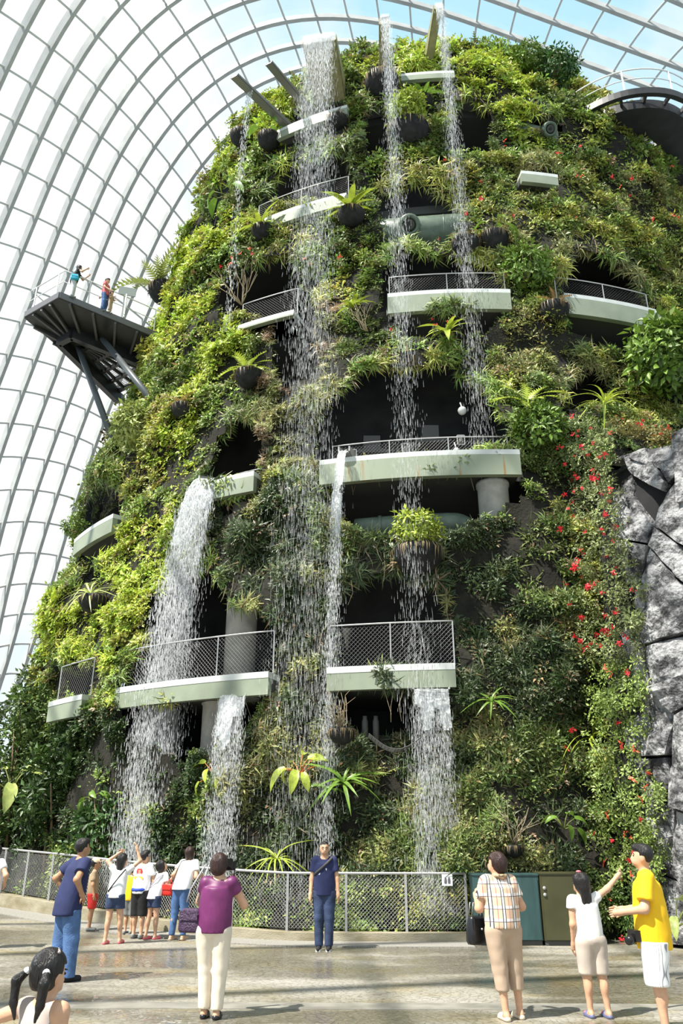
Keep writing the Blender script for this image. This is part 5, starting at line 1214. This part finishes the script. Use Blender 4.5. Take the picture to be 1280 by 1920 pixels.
def person(label, pos, H, yaw, arms, hair='short', hairm=None, skin=None, shirt=None, sleeve=.55, hem=.47, pants=None, cuff=.06, waist=.585, shoes=None, shoe_kind='shoe', lean=(0, 0), hips=(0, 0), feet=((.055, 0), (-.055, 0)), knees=None, head=(0, 0), hs=1.0, vox=.015, wide=1.0, loose=.012, ploose=.010, face=True, neck_open=False, bareback=False, girth=1.0):
    """local frame: x to the person's right, y to the front, z up; lengths as shares of the height"""
    vox *= 1.12; skin = skin or SKIN; hairm = hairm or HAIR; root = thing('person', label, 'person', pos, rz=yaw); S_ = lambda *v: np.array(v, float) * H
    hp = np.array([hips[0], hips[1], .53]); sh = np.array([hips[0] + lean[0], hips[1] + lean[1], .805 - .25 * (lean[0] ** 2 + lean[1] ** 2)]); mid_ = hp * .5 + sh * .5
    bx = sh - hp; bx = bx / np.linalg.norm(bx); nb = sh + bx * .02; hw = .092 * wide
    shR, shL = sh + np.array([hw, 0, -.0]), sh + np.array([-hw, 0, -.0])
    # head frame
    hc = nb + np.array([0, .012, .062 + .028 * hs]) + np.array([0, .02 * head[1] * 1.0, 0]); cy, sy = math.cos(head[0]), math.sin(head[0]); ct, st = math.cos(head[1]), math.sin(head[1])
    Rh = np.array([[cy, -sy, 0], [sy, cy, 0], [0, 0, 1]]) @ np.array([[1, 0, 0], [0, ct, st], [0, -st, ct]]); hd = lambda x, y, z: (hc + Rh @ np.array([x, y, z]) * hs) * H
    def E(c, r, R=None): return ('e', np.asarray(c) * 1.0, np.asarray(r) * H, R) if R is not None else ('e', np.asarray(c), np.asarray(r) * H)
    def Cc(a, b, ra, rb): return ('c', np.asarray(a) * H, np.asarray(b) * H, ra * H, rb * H)
    g = girth
    torso = [E((hp * .3 + sh * .7) * H, (.088 * wide * g, .062 * g, .10)), E((hp * .62 + sh * .38) * H, (.078 * g, .058 * g, .10)), E((hp + [0, 0, .0]) * H, (.092 * g, .068 * g, .07)), Cc(shR, shL, .036, .036)]
    body = list(torso) + [Cc(sh - [0, 0, .01], hc - [0, .006, .03], .034, .030)]
    body += [E(hd(0, -.006, .014), np.array((.044, .052, .052)) * hs, Rh), E(hd(0, .010, -.022), np.array((.034, .040, .042)) * hs, Rh), ('c', hd(0, .044, -.002), hd(0, .054, -.016), .007 * H * hs, .009 * H * hs), E(hd(.045, -.004, -.004), np.array((.007, .012, .018)) * hs, Rh), E(hd(-.045, -.004, -.004), np.array((.007, .012, .018)) * hs, Rh), ('c', hd(-.012, .042, -.036), hd(.012, .042, -.036), .006 * H * hs, .006 * H * hs)]
    legs = []
    for i, (fx, fy) in enumerate(feet):
        sg = 1 if i == 0 else -1; hj = hp + np.array([.05 * sg * g, 0, -.02]); an_ = np.array([fx, fy, .045]); kn = np.array(knees[i]) if knees else np.array([(hj[0] * .45 + an_[0] * .55), (hj[1] + an_[1]) / 2 + .012, .285]); legs.append((hj, kn, an_))
        g_ = g; g = g * (.86 if (pants and cuff < .2) else 1.0)
        body += [Cc(hj, kn, .054 * g, .036 * g), Cc(kn, an_, .034 * g, .021), E((kn * .68 + an_ * .32 + [0, -.012, 0]) * H, (.030 * g, .032 * g, .06)), Cc(an_ + [0, -.015, -.02], an_ + [0.0, .075, -.032], .020, .016)]; g = g_
    fing = MB(); armj = []
    for i, (el, wr) in enumerate(arms):
        s0 = shR if i == 0 else shL; el = np.array(el, float); wr = np.array(wr, float); v = el - s0; el = s0 + v / np.linalg.norm(v) * .172; v = wr - el; d_ = v / np.linalg.norm(v); wr = el + d_ * .148; armj.append((s0, el, wr))
        body += [Cc(s0, el, .031 * g, .024 * g), Cc(el, wr, .025 * g, .0165), Cc(wr, wr + d_ * .035, .016, .019)]
        n_ = np.cross(d_, [0, 0, 1.0]); n_ = n_ / (np.linalg.norm(n_) + 1e-6) * (1 if i else -1); s_ = np.cross(d_, n_); s_ /= np.linalg.norm(s_) + 1e-6; fr_ = .0058 * H
        if abs(d_[2]) > .85: n_ = np.array([1.0 if i else -1.0, 0, 0]); s_ = np.cross(d_, n_)
        for q, (o_, L_) in enumerate(((-.016, .036), (-.0055, .043), (.005, .046), (.0155, .042))):
            r0 = wr + d_ * .04 + s_ * o_; p1 = r0 + (d_ + n_ * .15 + s_ * o_ * 6) * L_ * .45; p2 = p1 + (d_ + n_ * .5) * L_ * .32; p3 = p2 + (d_ * .8 + n_ * .8) * L_ * .25; fing.tube(np.array([r0, p1, p2, p3]) * H, [fr_ * 1.1, fr_, fr_ * .9, fr_ * .6], 6)
        r0 = wr + d_ * .012 - s_ * .014; p1 = r0 + (d_ * .6 - s_ * .8 + n_ * .2) * .022; p2 = p1 + (d_ * .85 - s_ * .25 + n_ * .35) * .022; fing.tube(np.array([r0, p1, p2]) * H, [fr_ * 1.3, fr_ * 1.15, fr_ * .7], 6)
    V, Q = sculpt(body, vox, .02 * H); nV = len(V); FV = np.concatenate(fing.V); allF = [tuple(q) for q in Q.tolist()] + [tuple(i + nV for i in f) for f in fing.F]
    link('body', mesh('body', np.r_[V, FV], allF, skin, True), root)
    def child(name, prims, m, k=.02, cuts=(), sub=(), wr=0.0, v=None):
        V, Q = sculpt(prims, v or vox, k * H, cuts, sub, wr, int(H * 999) % 97); return link(name, mesh(name, V, Q, m, True), root) if len(Q) else None
    up_ = np.array([0, 0, 1.0])
    if shirt:
        L_ = loose; zt = .80; zc = (hem * .75 + zt * .25); tc = hp + (sh - hp) * ((zc - .53) / (sh[2] - .53)); fw = sh - hp; lx = math.atan2(fw[1], fw[2]); RL = np.array([[1, 0, 0], [0, math.cos(lx), math.sin(lx)], [0, -math.sin(lx), math.cos(lx)]])
        pr = [E((hp * .3 + sh * .7) * H, (.086 * wide * g + L_, .060 * g + L_, .105)), E(tc * H, (.092 * g + L_ * 1.6, .069 * g + L_ * 1.6, .36), RL), Cc(shR * .9 + sh * .1, shL * .9 + sh * .1, .030 + L_ * .7, .030 + L_ * .7)]
        pr[1] = ('e', pr[1][1], pr[1][2], RL, [(np.array([0, 0, .775]) * H, np.array([0, 0, 1.0]))])
        cuts = [(np.array([0, 0, hem]) * H, -up_)]
        for s0, el, wr in armj:
            if sleeve > 0:
                e = s0 + (el - s0) * min(sleeve, 1.0); dd_ = (el - s0) / np.linalg.norm(el - s0); pr.append(('c', s0 * H, (e + dd_ * .06) * H, (.031 * g + L_ * .7) * H, (.030 * g + L_ * 1.1) * H, [(e * H, dd_)]))
        neckc = (sh + [0, .01, .045]) * H; sub = [lambda P: sd_ell(P, neckc, np.array((.042, .05, .045)) * H)]
        child('shirt', pr, shirt, .018, cuts, sub, .0035 * H)
    if pants:
        L_ = ploose; pr = [E(hp * H, (.092 * g + L_, .068 * g + L_, .085))]
        for hj, kn, an_ in legs:
            pr += [Cc(hj, kn, .056 * g + L_, .038 * g + L_)]
            if cuff < .27: pr += [Cc(kn, an_ + [0, 0, -.03], .036 * g + L_ * 1.1, .024 + L_ * 1.4)]
        child('trousers' if cuff < .27 else 'shorts', pr, pants, .014, [(np.array([0, 0, cuff]) * H, -up_), (np.array([0, 0, min(waist, hem + .045) if shirt else waist]) * H, up_)], (), .004 * H)
    if shoes:
        for hj, kn, an_ in legs:
            pr = [Cc(an_ + [0, -.018, -.022], an_ + [0, .085, -.028], .026, .023), Cc(an_ + [0, -.012, -.0], an_ + [0, .0, -.02], .026, .026)] if shoe_kind == 'shoe' else [Cc(an_ + [0, -.02, -.034], an_ + [0, .085, -.036], .022, .022), Cc(an_ + [0, .05, -.022], an_ + [0, .08, -.026], .021, .018)]
            child('shoe', pr, shoes, .01, [((0, 0, 0), -up_)] + ([((0, 0, .05 * H), up_)] if shoe_kind == 'shoe' else []), (), 0, min(vox, .012))
    # hair
    def hcut(y0, z0):
        return lambda P: np.maximum(-(((P / H - hc) @ Rh)[..., 1] / hs - y0), ((P / H - hc) @ Rh)[..., 2] / hs - z0)
    hp_ = [E(hd(0, -.010, .021), np.array((.053, .061, .059)) * hs, Rh)]
    if hair in ('short', 'cap', 'buzz'): 
        if hair == 'buzz': hp_ = [E(hd(0, -.010, .017), np.array((.046, .054, .053)) * hs, Rh)]
        child('hair', hp_ + ([E(hd(0, .016, .050), np.array((.040, .042, .026)) * hs, Rh)] if hair == 'short' else []), hairm, .01, (), [hcut(.014, .030), hcut(-.045, -.032), hcut(-.008, .002)], .002 * H, .011)
    elif hair == 'bob':
        child('hair', [E(hd(0, -.012, .014), np.array((.061, .066, .068)) * hs, Rh), E(hd(0, -.026, -.022), np.array((.056, .046, .046)) * hs, Rh)], hairm, .02, (), [hcut(.018, .034)], .004 * H, .011)
    elif hair in ('long', 'tied'):
        bk = [E(hd(0, -.012, .016), np.array((.057, .064, .063)) * hs, Rh), E(hd(0, -.03, -.02), np.array((.052, .042, .050)) * hs, Rh)]
        if hair == 'long': bk += [('c', hd(.022, -.042, -.03), hd(.028, -.052, -.135), .024 * H * hs, .012 * H * hs), ('c', hd(-.022, -.042, -.03), hd(-.028, -.052, -.13), .024 * H * hs, .012 * H * hs), ('c', hd(0, -.048, -.03), hd(0, -.06, -.15), .024 * H * hs, .012 * H * hs)]
        else: bk += [E(hd(0, -.058, .0), np.array((.026, .024, .030)) * hs, Rh)]
        child('hair', bk, hairm, .018, (), [hcut(.012, .032)], .004 * H, .011)
    elif hair == 'pigtails':
        child('hair', hp_ + [E(hd(0, -.02, -.006), np.array((.047, .046, .05)) * hs, Rh)], hairm, .01, (), [hcut(.012, .030), hcut(-.05, -.045)], .002 * H, .009)
        for sg in (-1, 1):
            child('pigtail', [('c', hd(.040 * sg, -.05, .012), hd(.066 * sg, -.072, -.02), .010 * H * hs, .016 * H * hs), ('c', hd(.066 * sg, -.072, -.02), hd(.062 * sg, -.07, -.08), .016 * H * hs, .013 * H * hs), ('c', hd(.062 * sg, -.07, -.08), hd(.046 * sg, -.065, -.125), .013 * H * hs, .004 * H * hs)], hairm, .01, (), (), .002 * H, .009)
            link('hair_tie', mesh('hair_tie', np.concatenate(MB().ball(hd(.045 * sg, -.055, .008), .012 * H * hs).V), MB().ball((0, 0, 0), 1).F, M_wht, True), root)
    if hair == 'cap':
        child('cap', [E(hd(0, -.006, .026), np.array((.052, .060, .056)) * hs, Rh), ('c', hd(0, .045, .022), hd(0, .088, .014), .034 * H * hs, .024 * H * hs)], M_cap, .01, (), [lambda P: ((P / H - hc) @ Rh)[..., 2] / hs - .012 + 0 * P[..., 0], lambda P: np.maximum(-(((P / H - hc) @ Rh)[..., 1] / hs - .052), -(((P / H - hc) @ Rh)[..., 2] / hs - .024))], 0, .010)
    if face:
        for sg in (-1, 1):
            b = MB().ball((0, 0, 0), (.0075 * H * hs, .004 * H * hs, .0045 * H * hs), 8, 5); link('eye', mesh('eye', np.concatenate(b.V) @ Rh.T + hd(.017 * sg, .0455, .004), b.F, M_eye, True), root)
            b = MB().ball((0, 0, 0), (.012 * H * hs, .003 * H * hs, .0025 * H * hs), 8, 5); link('eyebrow', mesh('eyebrow', np.concatenate(b.V) @ Rh.T + hd(.018 * sg, .0455, .016), b.F, hairm, True), root)
        b = MB().ball((0, 0, 0), (.013 * H * hs, .004 * H * hs, .004 * H * hs), 8, 5); link('mouth', mesh('mouth', np.concatenate(b.V) @ Rh.T + hd(0, .0475, -.036), b.F, M_lip_, True), root)
    info = dict(root=root, H=H, hd=hd, Rh=Rh, arms=[(a * H, b * H, c * H) for a, b, c in armj], sh=sh * H, shR=shR * H, shL=shL * H, hp=hp * H)
    info['W'] = np.array(world_of(root)); return info
def to_world(info, p): return info['W'][:3, :3] @ np.asarray(p, float) + info['W'][:3, 3]
def ground(px, py):
    z = 0.0
    for _ in range(6): p = on_Z(px, py, z); z = float(floor_z(p[0], p[1]))
    return np.array([p[0], p[1], z])
def gY(px, Y):
    """floor point seen in picture column px at distance Y"""
    x = 0.0
    for _ in range(6):
        z = float(floor_z(x, Y)); d = Y * CP + (z - CAMZ) * SP; x = (px - 640) / FPX * d
    return np.array([x, Y, z])
RELAX = lambda s=1: ((.125 * s, -.01, .64), (.13 * s, .03, .50))
R_ = math.radians
def strap(info, pts, w, m, name='strap', parent=None):
    """a flat band along body-frame points (shares of height)"""
    P_ = np.array(pts, float) * info['H']; b = MB().tube(P_, w, 6); return link(name, mesh(name, np.concatenate(b.V), b.F, m, True), parent or info['root'])

# man in navy tee, hands on hips
a = person('man in a navy T-shirt and blue jeans standing hands on hips at the left', gY(112, 12.0), 1.76, R_(-48), (((.215, -.075, .665), (.125, .055, .555)), ((-.215, -.075, .665), (-.125, .055, .555))), 'short', shirt=M_navy, sleeve=.62, hem=.44, pants=M_denim, ploose=.02, cuff=.03, shoes=M_blackc, lean=(0, .05), head=(0, -.1), skin=SKIN2, loose=.02, wide=1.05, feet=((.06, .03), (-.06, -.03)))
# girl with pigtails (near, cut by the frame)
a = person('small girl with black pigtails and a raised arm in the near left corner', (-1.37, 4.25, 0), 1.185, R_(-28), (((.12, .0, .66), (.13, .06, .54)), ((-.30, -.02, .74), (-.40, .02, .86))), 'pigtails', shirt=M_pinkb, sleeve=0, hem=.36, pants=M_kh, cuff=.3, shoes=M_pinksh, hs=1.22, vox=.011, lean=(0, .0), head=(-.05, .1))
b = MB()
for k in range(5): b.ball(a['hd'](.012 * k - .01, .02 - .008 * k, .072 - .003 * abs(k - 2)), .008, 6, 4)
for k, pc in enumerate(b.V): link('hair_clip', mesh('hair_clip', pc, MB().ball((0, 0, 0), 1, 6, 4).F, M_pinkb, True), a['root'])
# boy with cap
person('boy in a beige cap, tan shirt and red shorts by the railing', gY(166, 17.6), 1.30, R_(-78), (((.12, .0, .64), (.12, .03, .5)), ((-.12, .02, .64), (-.12, .06, .5))), 'cap', shirt=M_tan, sleeve=.7, hem=.47, pants=M_redc, cuff=.30, ploose=.022, shoes=M_grysh, hs=1.22, skin=SKIN2, head=(0, -.25), vox=.016)
# girl with raised arms
a = person('girl in white T-shirt and denim shorts raising both arms', gY(208, 15.8), 1.46, R_(-12), (((.19, .10, .88), (.17, .12, 1.05)), ((-.19, .09, .90), (-.06, .16, 1.02))), 'long', shirt=M_wht, sleeve=.45, hem=.50, pants=M_ddenim, cuff=.38, ploose=.016, shoes=M_pinksh, shoe_kind='flat', hs=1.15, lean=(.02, .05), feet=((.075, .07), (-.06, -.05)), head=(-.4, -.1), vox=.015)
strap(a, [(.10, .0, .82), (.06, -.075, .74), (0, -.085, .66), (-.07, -.07, .58), (-.1, 0, .54)], .012, M_blackc)
# child in yellow behind
person('child in a yellow T-shirt half hidden behind the boy with the printed tee', gY(239, 17.2), 1.22, R_(-20), (((.12, .05, .64), (.12, .1, .52)), ((-.14, .0, .64), (-.15, .03, .5))), 'short', shirt=M_yel, sleeve=.6, hem=.48, pants=M_grysh, cuff=.26, ploose=.02, shoes=M_grysh, hs=1.25, vox=.016)
# boy with printed tee
a = person('boy in a white T-shirt with a red and yellow print and black shorts', gY(256, 16.6), 1.50, R_(-22), (((.14, .05, .66), (.12, .16, .60)), ((-.13, .05, .66), (-.12, .12, .56))), 'short', shirt=M_wht, sleeve=.62, hem=.50, pants=M_blackc, cuff=.25, ploose=.022, shoes=M_grysh, hs=1.12, head=(-.5, -.2), vox=.015, lean=(0, .03), loose=.018)
def flat_print(a, poly, y, m, name='shirt_print'):
    H = a['H']; b = MB().prism([np.array([x, y, z]) * H for x, z in poly], np.array([0, .004, 0])); link(name, mesh(name, np.concatenate(b.V), b.F, m), a['root'])
flat_print(a, [(-.045, .76), (-.03, .79), (.03, .79), (.045, .76), (.035, .715), (-.035, .715)], -.0655, M_redc); flat_print(a, [(-.02, .775), (.02, .775), (.018, .73), (-.018, .73)], -.068, mat('coral_print', (.75, .25, .18), .8)); flat_print(a, [(-.06, .70), (.06, .70), (.065, .665), (-.065, .665)], -.0745, mat('yellow_print', (.8, .5, .05), .8))
b = MB().tube([np.array(q) * a['H'] for q in ((-.1, .0, .55), (-.07, -.075, .55), (0, -.092, .545), (.07, -.075, .55), (.1, 0, .55), (.105, .02, .50))], .03, 8); link('tied_jacket', mesh('tied_jacket', np.concatenate(b.V), b.F, M_bluec, True), a['root'])
# girl in white tee leaning
a = person('girl in white T-shirt and denim shorts leaning to the railing', gY(282, 16.55), 1.34, R_(-35), (((.13, .10, .68), (.10, .20, .74)), ((-.12, .12, .68), (-.08, .22, .72))), 'tied', shirt=M_wht, sleeve=.55, hem=.50, pants=M_ddenim, cuff=.39, ploose=.014, shoes=M_pinksh, shoe_kind='flat', hs=1.2, lean=(0, .10), head=(-.3, -.4), vox=.015, feet=((.05, .03), (-.06, -.04)))
strap(a, [(.09, .06, .81), (.05, -.035, .75), (-.02, -.055, .67), (-.08, -.03, .59), (-.1, .02, .55)], .011, mat('lilac_strap', (.35, .32, .42), .7))
# woman with red bag
a = person('long-haired woman in white top and blue jeans leaning over the railing', gY(332, 16.5), 1.62, R_(-24), (((.13, .10, .70), (.12, .22, .66)), ((-.14, .02, .66), (-.12, .10, .54))), 'long', shirt=M_wht, sleeve=.6, hem=.52, pants=M_denim, cuff=.05, ploose=.006, shoes=mat('nude_sandal', (.5, .33, .22), .6), shoe_kind='flat', lean=(0, .14), head=(-.1, -.5), vox=.015, feet=((.06, .02), (-.07, -.02)), hairm=HAIRB)
strap(a, [(.02, .13, .845), (-.05, .05, .82), (-.07, .0, .72), (-.10, -.03, .60), (-.13, -.02, .55)], .009, M_blackl)
def handbag(p, rz, dims, m, label, name='handbag', strap_pts=None, strap_m=None, clasp=None):
    w, d, h = dims; root = thing(name, label, 'bag', p, rz=rz); b = MB()
    V = []; 
    for z, k in ((0, .86), (.12, 1.0), (.55, .98), (.9, .80), (1.0, .72)):
        for ang in np.arange(16) * math.pi / 8:
            c, s = math.cos(ang), math.sin(ang); V.append((math.copysign(abs(c) ** .55, c) * w / 2 * k, math.copysign(abs(s) ** .55, s) * d / 2 * (k if z < .6 else k * .8), z * h))
    F = [(i * 16 + k, i * 16 + (k + 1) % 16, (i + 1) * 16 + (k + 1) % 16, (i + 1) * 16 + k) for i in range(4) for k in range(16)] + [tuple(range(16))[::-1], tuple(64 + k for k in range(16))]
    link('pouch', mesh('pouch', V, F, m, True), root)
    fl = MB().box((0, -d / 2 - .003, h * .72), (w * .8, .012, h * .4)); link('flap', mesh('flap', np.concatenate(fl.V), fl.F, m), root)
    if clasp: c = MB().ball((0, -d / 2 - .014, h * .55), .012, 8, 5); link('clasp', mesh('clasp', np.concatenate(c.V), c.F, clasp, True), root)
    if strap_pts is not None:
        for sp_ in strap_pts: b = MB().tube(sp_, .008, 6); link('handle', mesh('handle', np.concatenate(b.V), b.F, strap_m or m, True), root)
    return root
q = to_world(a, np.array([-.155, -.03, .455]) * 1.62); handbag(q, R_(-24), (.27, .16, .20), mat('red_leather', (.62, .03, .02), .45), 'bright red shoulder bag on the hip of the long-haired woman', strap_pts=[[(-.11, 0, .18), (-.05, 0, .27), (.05, 0, .27), (.11, 0, .18)]])
# woman in plum top with camera
a = person('woman in a plum satin top and cream trousers photographing, seen from behind', gY(392, 9.55), 1.58, R_(-6), (((.165, .05, .70), (.085, .15, .84)), ((-.13, .09, .70), (-.02, .17, .84))), 'bob', hairm=HAIRB, shirt=M_purple, sleeve=.42, hem=.50, pants=M_cream, cuff=.055, ploose=.012, shoes=M_blackl, shoe_kind='flat', head=(-.25, 0), vox=.012, feet=((.045, .0), (-.045, .03)), lean=(.015, .0), girth=1.06)
q = to_world(a, a['hd'](.02, .098, -.005)); cr = thing('camera', 'black camera held up by the woman in the plum top', 'camera', q, rz=R_(-20))
b = MB().box((0, 0, 0), (.13, .06, .09)); link('camera_body', mesh('camera_body', np.concatenate(b.V), b.F, M_blk), cr); b = MB().lathe([(.032, 0), (.034, .05), (.03, .08)], (0, .03, 0), 14, (0, 1, 0)); link('lens', mesh('lens', np.concatenate(b.V), b.F, M_blk, True), cr); b = MB().box((0, 0, .058), (.05, .045, .03)); link('viewfinder', mesh('viewfinder', np.concatenate(b.V), b.F, M_blk), cr); b = MB().tube([(.065, 0, 0), (.08, -.03, -.12), (.06, -.08, -.2)], .008, 5); link('strap', mesh('strap', np.concatenate(b.V), b.F, M_blk), cr)
q = to_world(a, np.array([-.165, .0, .50]) * 1.58); handbag(q, R_(-15), (.26, .13, .23), mat('purple_quilted', (.06, .03, .075), .5, 0, .3, 30, .5, 60), 'dark purple quilted bag on the shoulder of the woman in the plum top', strap_pts=[[(-.05, -.02, .29), (-.01, -.03, .42), (.14, -.02, .66)], [(.05, .03, .29), (.08, .03, .42), (.16, .03, .66)]], strap_m=mat('silver_chain', (.6, .58, .62), .3, .6))
# man facing the camera
a = person('young man in navy printed T-shirt and dark jeans posing in front of the railing', gY(607, 15.35), 1.74, R_(180 - 4), (((.125, .0, .645), (.135, .03, .505)), ((-.125, .0, .645), (-.14, .03, .505))), 'buzz', shirt=M_navy, sleeve=.62, hem=.485, pants=M_ddenim, cuff=.04, ploose=.012, shoes=M_blackc, vox=.013, head=(.12, .02), feet=((.05, 0), (-.05, .01)))
flat_print(a, [(.055, .675), (-.02, .675), (-.03, .735), (.0, .725)], .0760, M_wht); flat_print(a, [(-.005, .705), (-.02, .70), (-.016, .73)], .0800, M_navy)
strap(a, [(-.075, -.02, .845), (-.075, .045, .825), (-.03, .078, .78), (.03, .085, .73), (.085, .06, .685), (.105, 0, .66)], .022, mat('charcoal_strap', (.06, .06, .065), .7), 'bag_strap')
for sg in (-1, 1):
    b = MB().tube([np.array(a['hd'](.017 * sg + .014 * math.cos(t), .054, .004 + .011 * math.sin(t))) for t in np.linspace(0, 6.28, 11)], .003, 4, False); link('glasses', mesh('glasses', np.concatenate(b.V), b.F, M_blk), a['root'])
for hj in ((.05, 0), (-.05, .01)):
    b = MB(); b.V = []; b.n = 0; b.prism([np.array([hj[0] + x, hj[1] + y, .0]) * 1.74 for x, y in ((-.024, -.035), (.024, -.035), (.027, .05), (.018, .1), (-.018, .1), (-.027, .05))], (0, 0, .028)); link('sole', mesh('sole', np.concatenate(b.V), b.F, M_sole), a['root'])
# woman in checked blouse
a = person('woman in a checked blouse and rolled khaki trousers seen from behind', gY(955, 9.5), 1.60, R_(14), (((.15, .02, .655), (.10, .13, .64)), ((-.145, .03, .655), (-.115, .15, .70))), 'tied', hairm=HAIRB, shirt=M_plaid, sleeve=.62, hem=.525, pants=M_kh, cuff=.16, ploose=.010, shoes=mat('cream_flats', (.66, .55, .42), .6), shoe_kind='flat', head=(.75, 0), vox=.012, feet=((.085, .02), (-.03, -.02)), girth=1.12, lean=(-.01, .01))
strap(a, [(-.05, .01, .835), (-.03, -.04, .84), (.03, -.04, .84), (.05, .01, .835)], .02, mat('leopard_scarf', (.38, .28, .17), .8, 0, .8, 40), 'scarf')
b = MB().ball(a['hd'](.03, -.055, .022), .02, 8, 5); link('hair_clip', mesh('hair_clip', np.concatenate(b.V), b.F, M_pinksh, True), a['root'])
q = to_world(a, np.array([-.135, .13, .42]) * 1.60); handbag(q, R_(35), (.25, .14, .27), M_blackl, 'black leather handbag hanging from the forearm of the woman in the checked blouse', strap_pts=[[(-.08, -.02, .26), (-.05, -.02, .40), (.05, -.02, .40), (.08, -.02, .26)], [(-.08, .03, .26), (-.05, .03, .40), (.05, .03, .40), (.08, .03, .26)]], strap_m=mat('dark_chain', (.22, .21, .2), .3, .7), clasp=M_rail)
# girl in white, arm stretched out
a = person('girl in a white top and beige shorts stretching out her right arm', gY(1122, 9.6), 1.37, R_(10), (((.25, .05, .90), (.37, .09, 1.0)), ((-.135, -.01, .645), (-.13, .03, .50))), 'long', shirt=M_wht, sleeve=.35, hem=.52, pants=M_beige, cuff=.285, ploose=.02, shoes=M_bluesh, shoe_kind='flat', hs=1.15, head=(.3, 0), vox=.012, feet=((.075, -.02), (-.05, .02)), lean=(-.03, .0))
b = MB().ball(a['hd'](-.01, -.01, .078), (.03, .03, .014), 8, 5); link('hair_bow', mesh('hair_bow', np.concatenate(b.V), b.F, M_pinksh, True), a['root'])
for hj in ((.075, .05), (-.05, .09)):
    b = MB().ball(np.array([hj[0], hj[1], .028]) * 1.37, (.035, .022, .016), 8, 5); link('shoe_bow', mesh('shoe_bow', np.concatenate(b.V), b.F, M_pinksh, True), a['root'])
# boy in yellow
a = person('boy in a yellow T-shirt and white pinstripe shorts looking down at his hands', gY(1250, 8.75), 1.68, R_(72), (((.13, .02, .655), (.08, .16, .625)), ((-.14, .03, .65), (-.075, .17, .62))), 'short', shirt=M_yel, sleeve=.75, hem=.43, pants=M_pins, cuff=.25, ploose=.028, shoes=M_blackl, head=(.05, -.12), vox=.012, loose=.02)
strap(a, [(-.10, -.02, .56), (-.05, .085, .555), (.05, .085, .555), (.1, -.02, .56)], .01, M_blk, 'belt')
q = to_world(a, np.array([-.05, .10, .50]) * 1.68); cb = thing('waist_camera', 'black camera hanging at the waist of the boy in yellow', 'camera', q, rz=R_(100))
b = MB().box((0, 0, 0), (.16, .08, .10)); link('camera_body', mesh('camera_body', np.concatenate(b.V), b.F, M_blk), cb); b = MB().lathe([(.042, 0), (.044, .06), (.036, .09)], (-.02, .03, -.02), 14, (-.3, 1, -.3)); link('lens', mesh('lens', np.concatenate(b.V), b.F, M_blk, True), cb)
# people on the lookout platform
def onplat(px, py): return on_Z(px, py, PZ)
pw = onplat(124, 552) + [0.12, .25, 0]
a = person('woman in a black top with pale trousers leaning on the lookout railing', pw, 1.62, R_(-75), (((.14, .12, .74), (.16, .24, .78)), ((-.12, .14, .72), (-.1, .26, .76))), 'bob', shirt=M_blackc, sleeve=.5, hem=.47, pants=mat('pale_blue_grey_cloth', (.5, .52, .52), .8), cuff=.04, shoes=M_grysh, vox=.022, lean=(0, .06), head=(.3, 0))
handbag(to_world(a, np.array([.13, .02, .46]) * 1.62), R_(10), (.32, .16, .22), mat('turquoise_cloth', (.03, .38, .52), .6), 'turquoise bag carried by the woman on the lookout', strap_pts=[[(-.12, 0, .2), (-.1, 0, .5), (-.02, 0, .62)]])
person('man in a red striped shirt and jeans on the lookout platform', onplat(184, 577) + [.1, .3, 0], 1.66, R_(-100), (((.13, .03, .65), (.12, .12, .58)), ((-.14, -.05, .68), (-.12, -.1, .60))), 'short', shirt=M_rstripe, sleeve=.6, hem=.48, pants=M_denim, cuff=.04, shoes=M_grysh, vox=.022)
person('small child in beige beside the man on the lookout platform', onplat(196, 581) + [.12, .2, 0], 1.02, R_(-110), (((.12, .05, .66), (.10, .14, .66)), ((-.12, .05, .66), (-.10, .14, .64))), 'short', shirt=M_tan, sleeve=.8, hem=.47, pants=M_kh, cuff=.1, shoes=M_grysh, hs=1.3, vox=.02)
# someone just outside the frame at the left
person('person at the very left edge, only a bare elbow in view', gY(-36, 15.0), 1.62, R_(-10), (((.20, -.06, .68), (.12, .06, .58)), ((-.2, -.06, .68), (-.12, .06, .58))), 'bob', shirt=M_wht, sleeve=.5, hem=.48, pants=M_denim, cuff=.04, shoes=M_grysh, vox=.018)
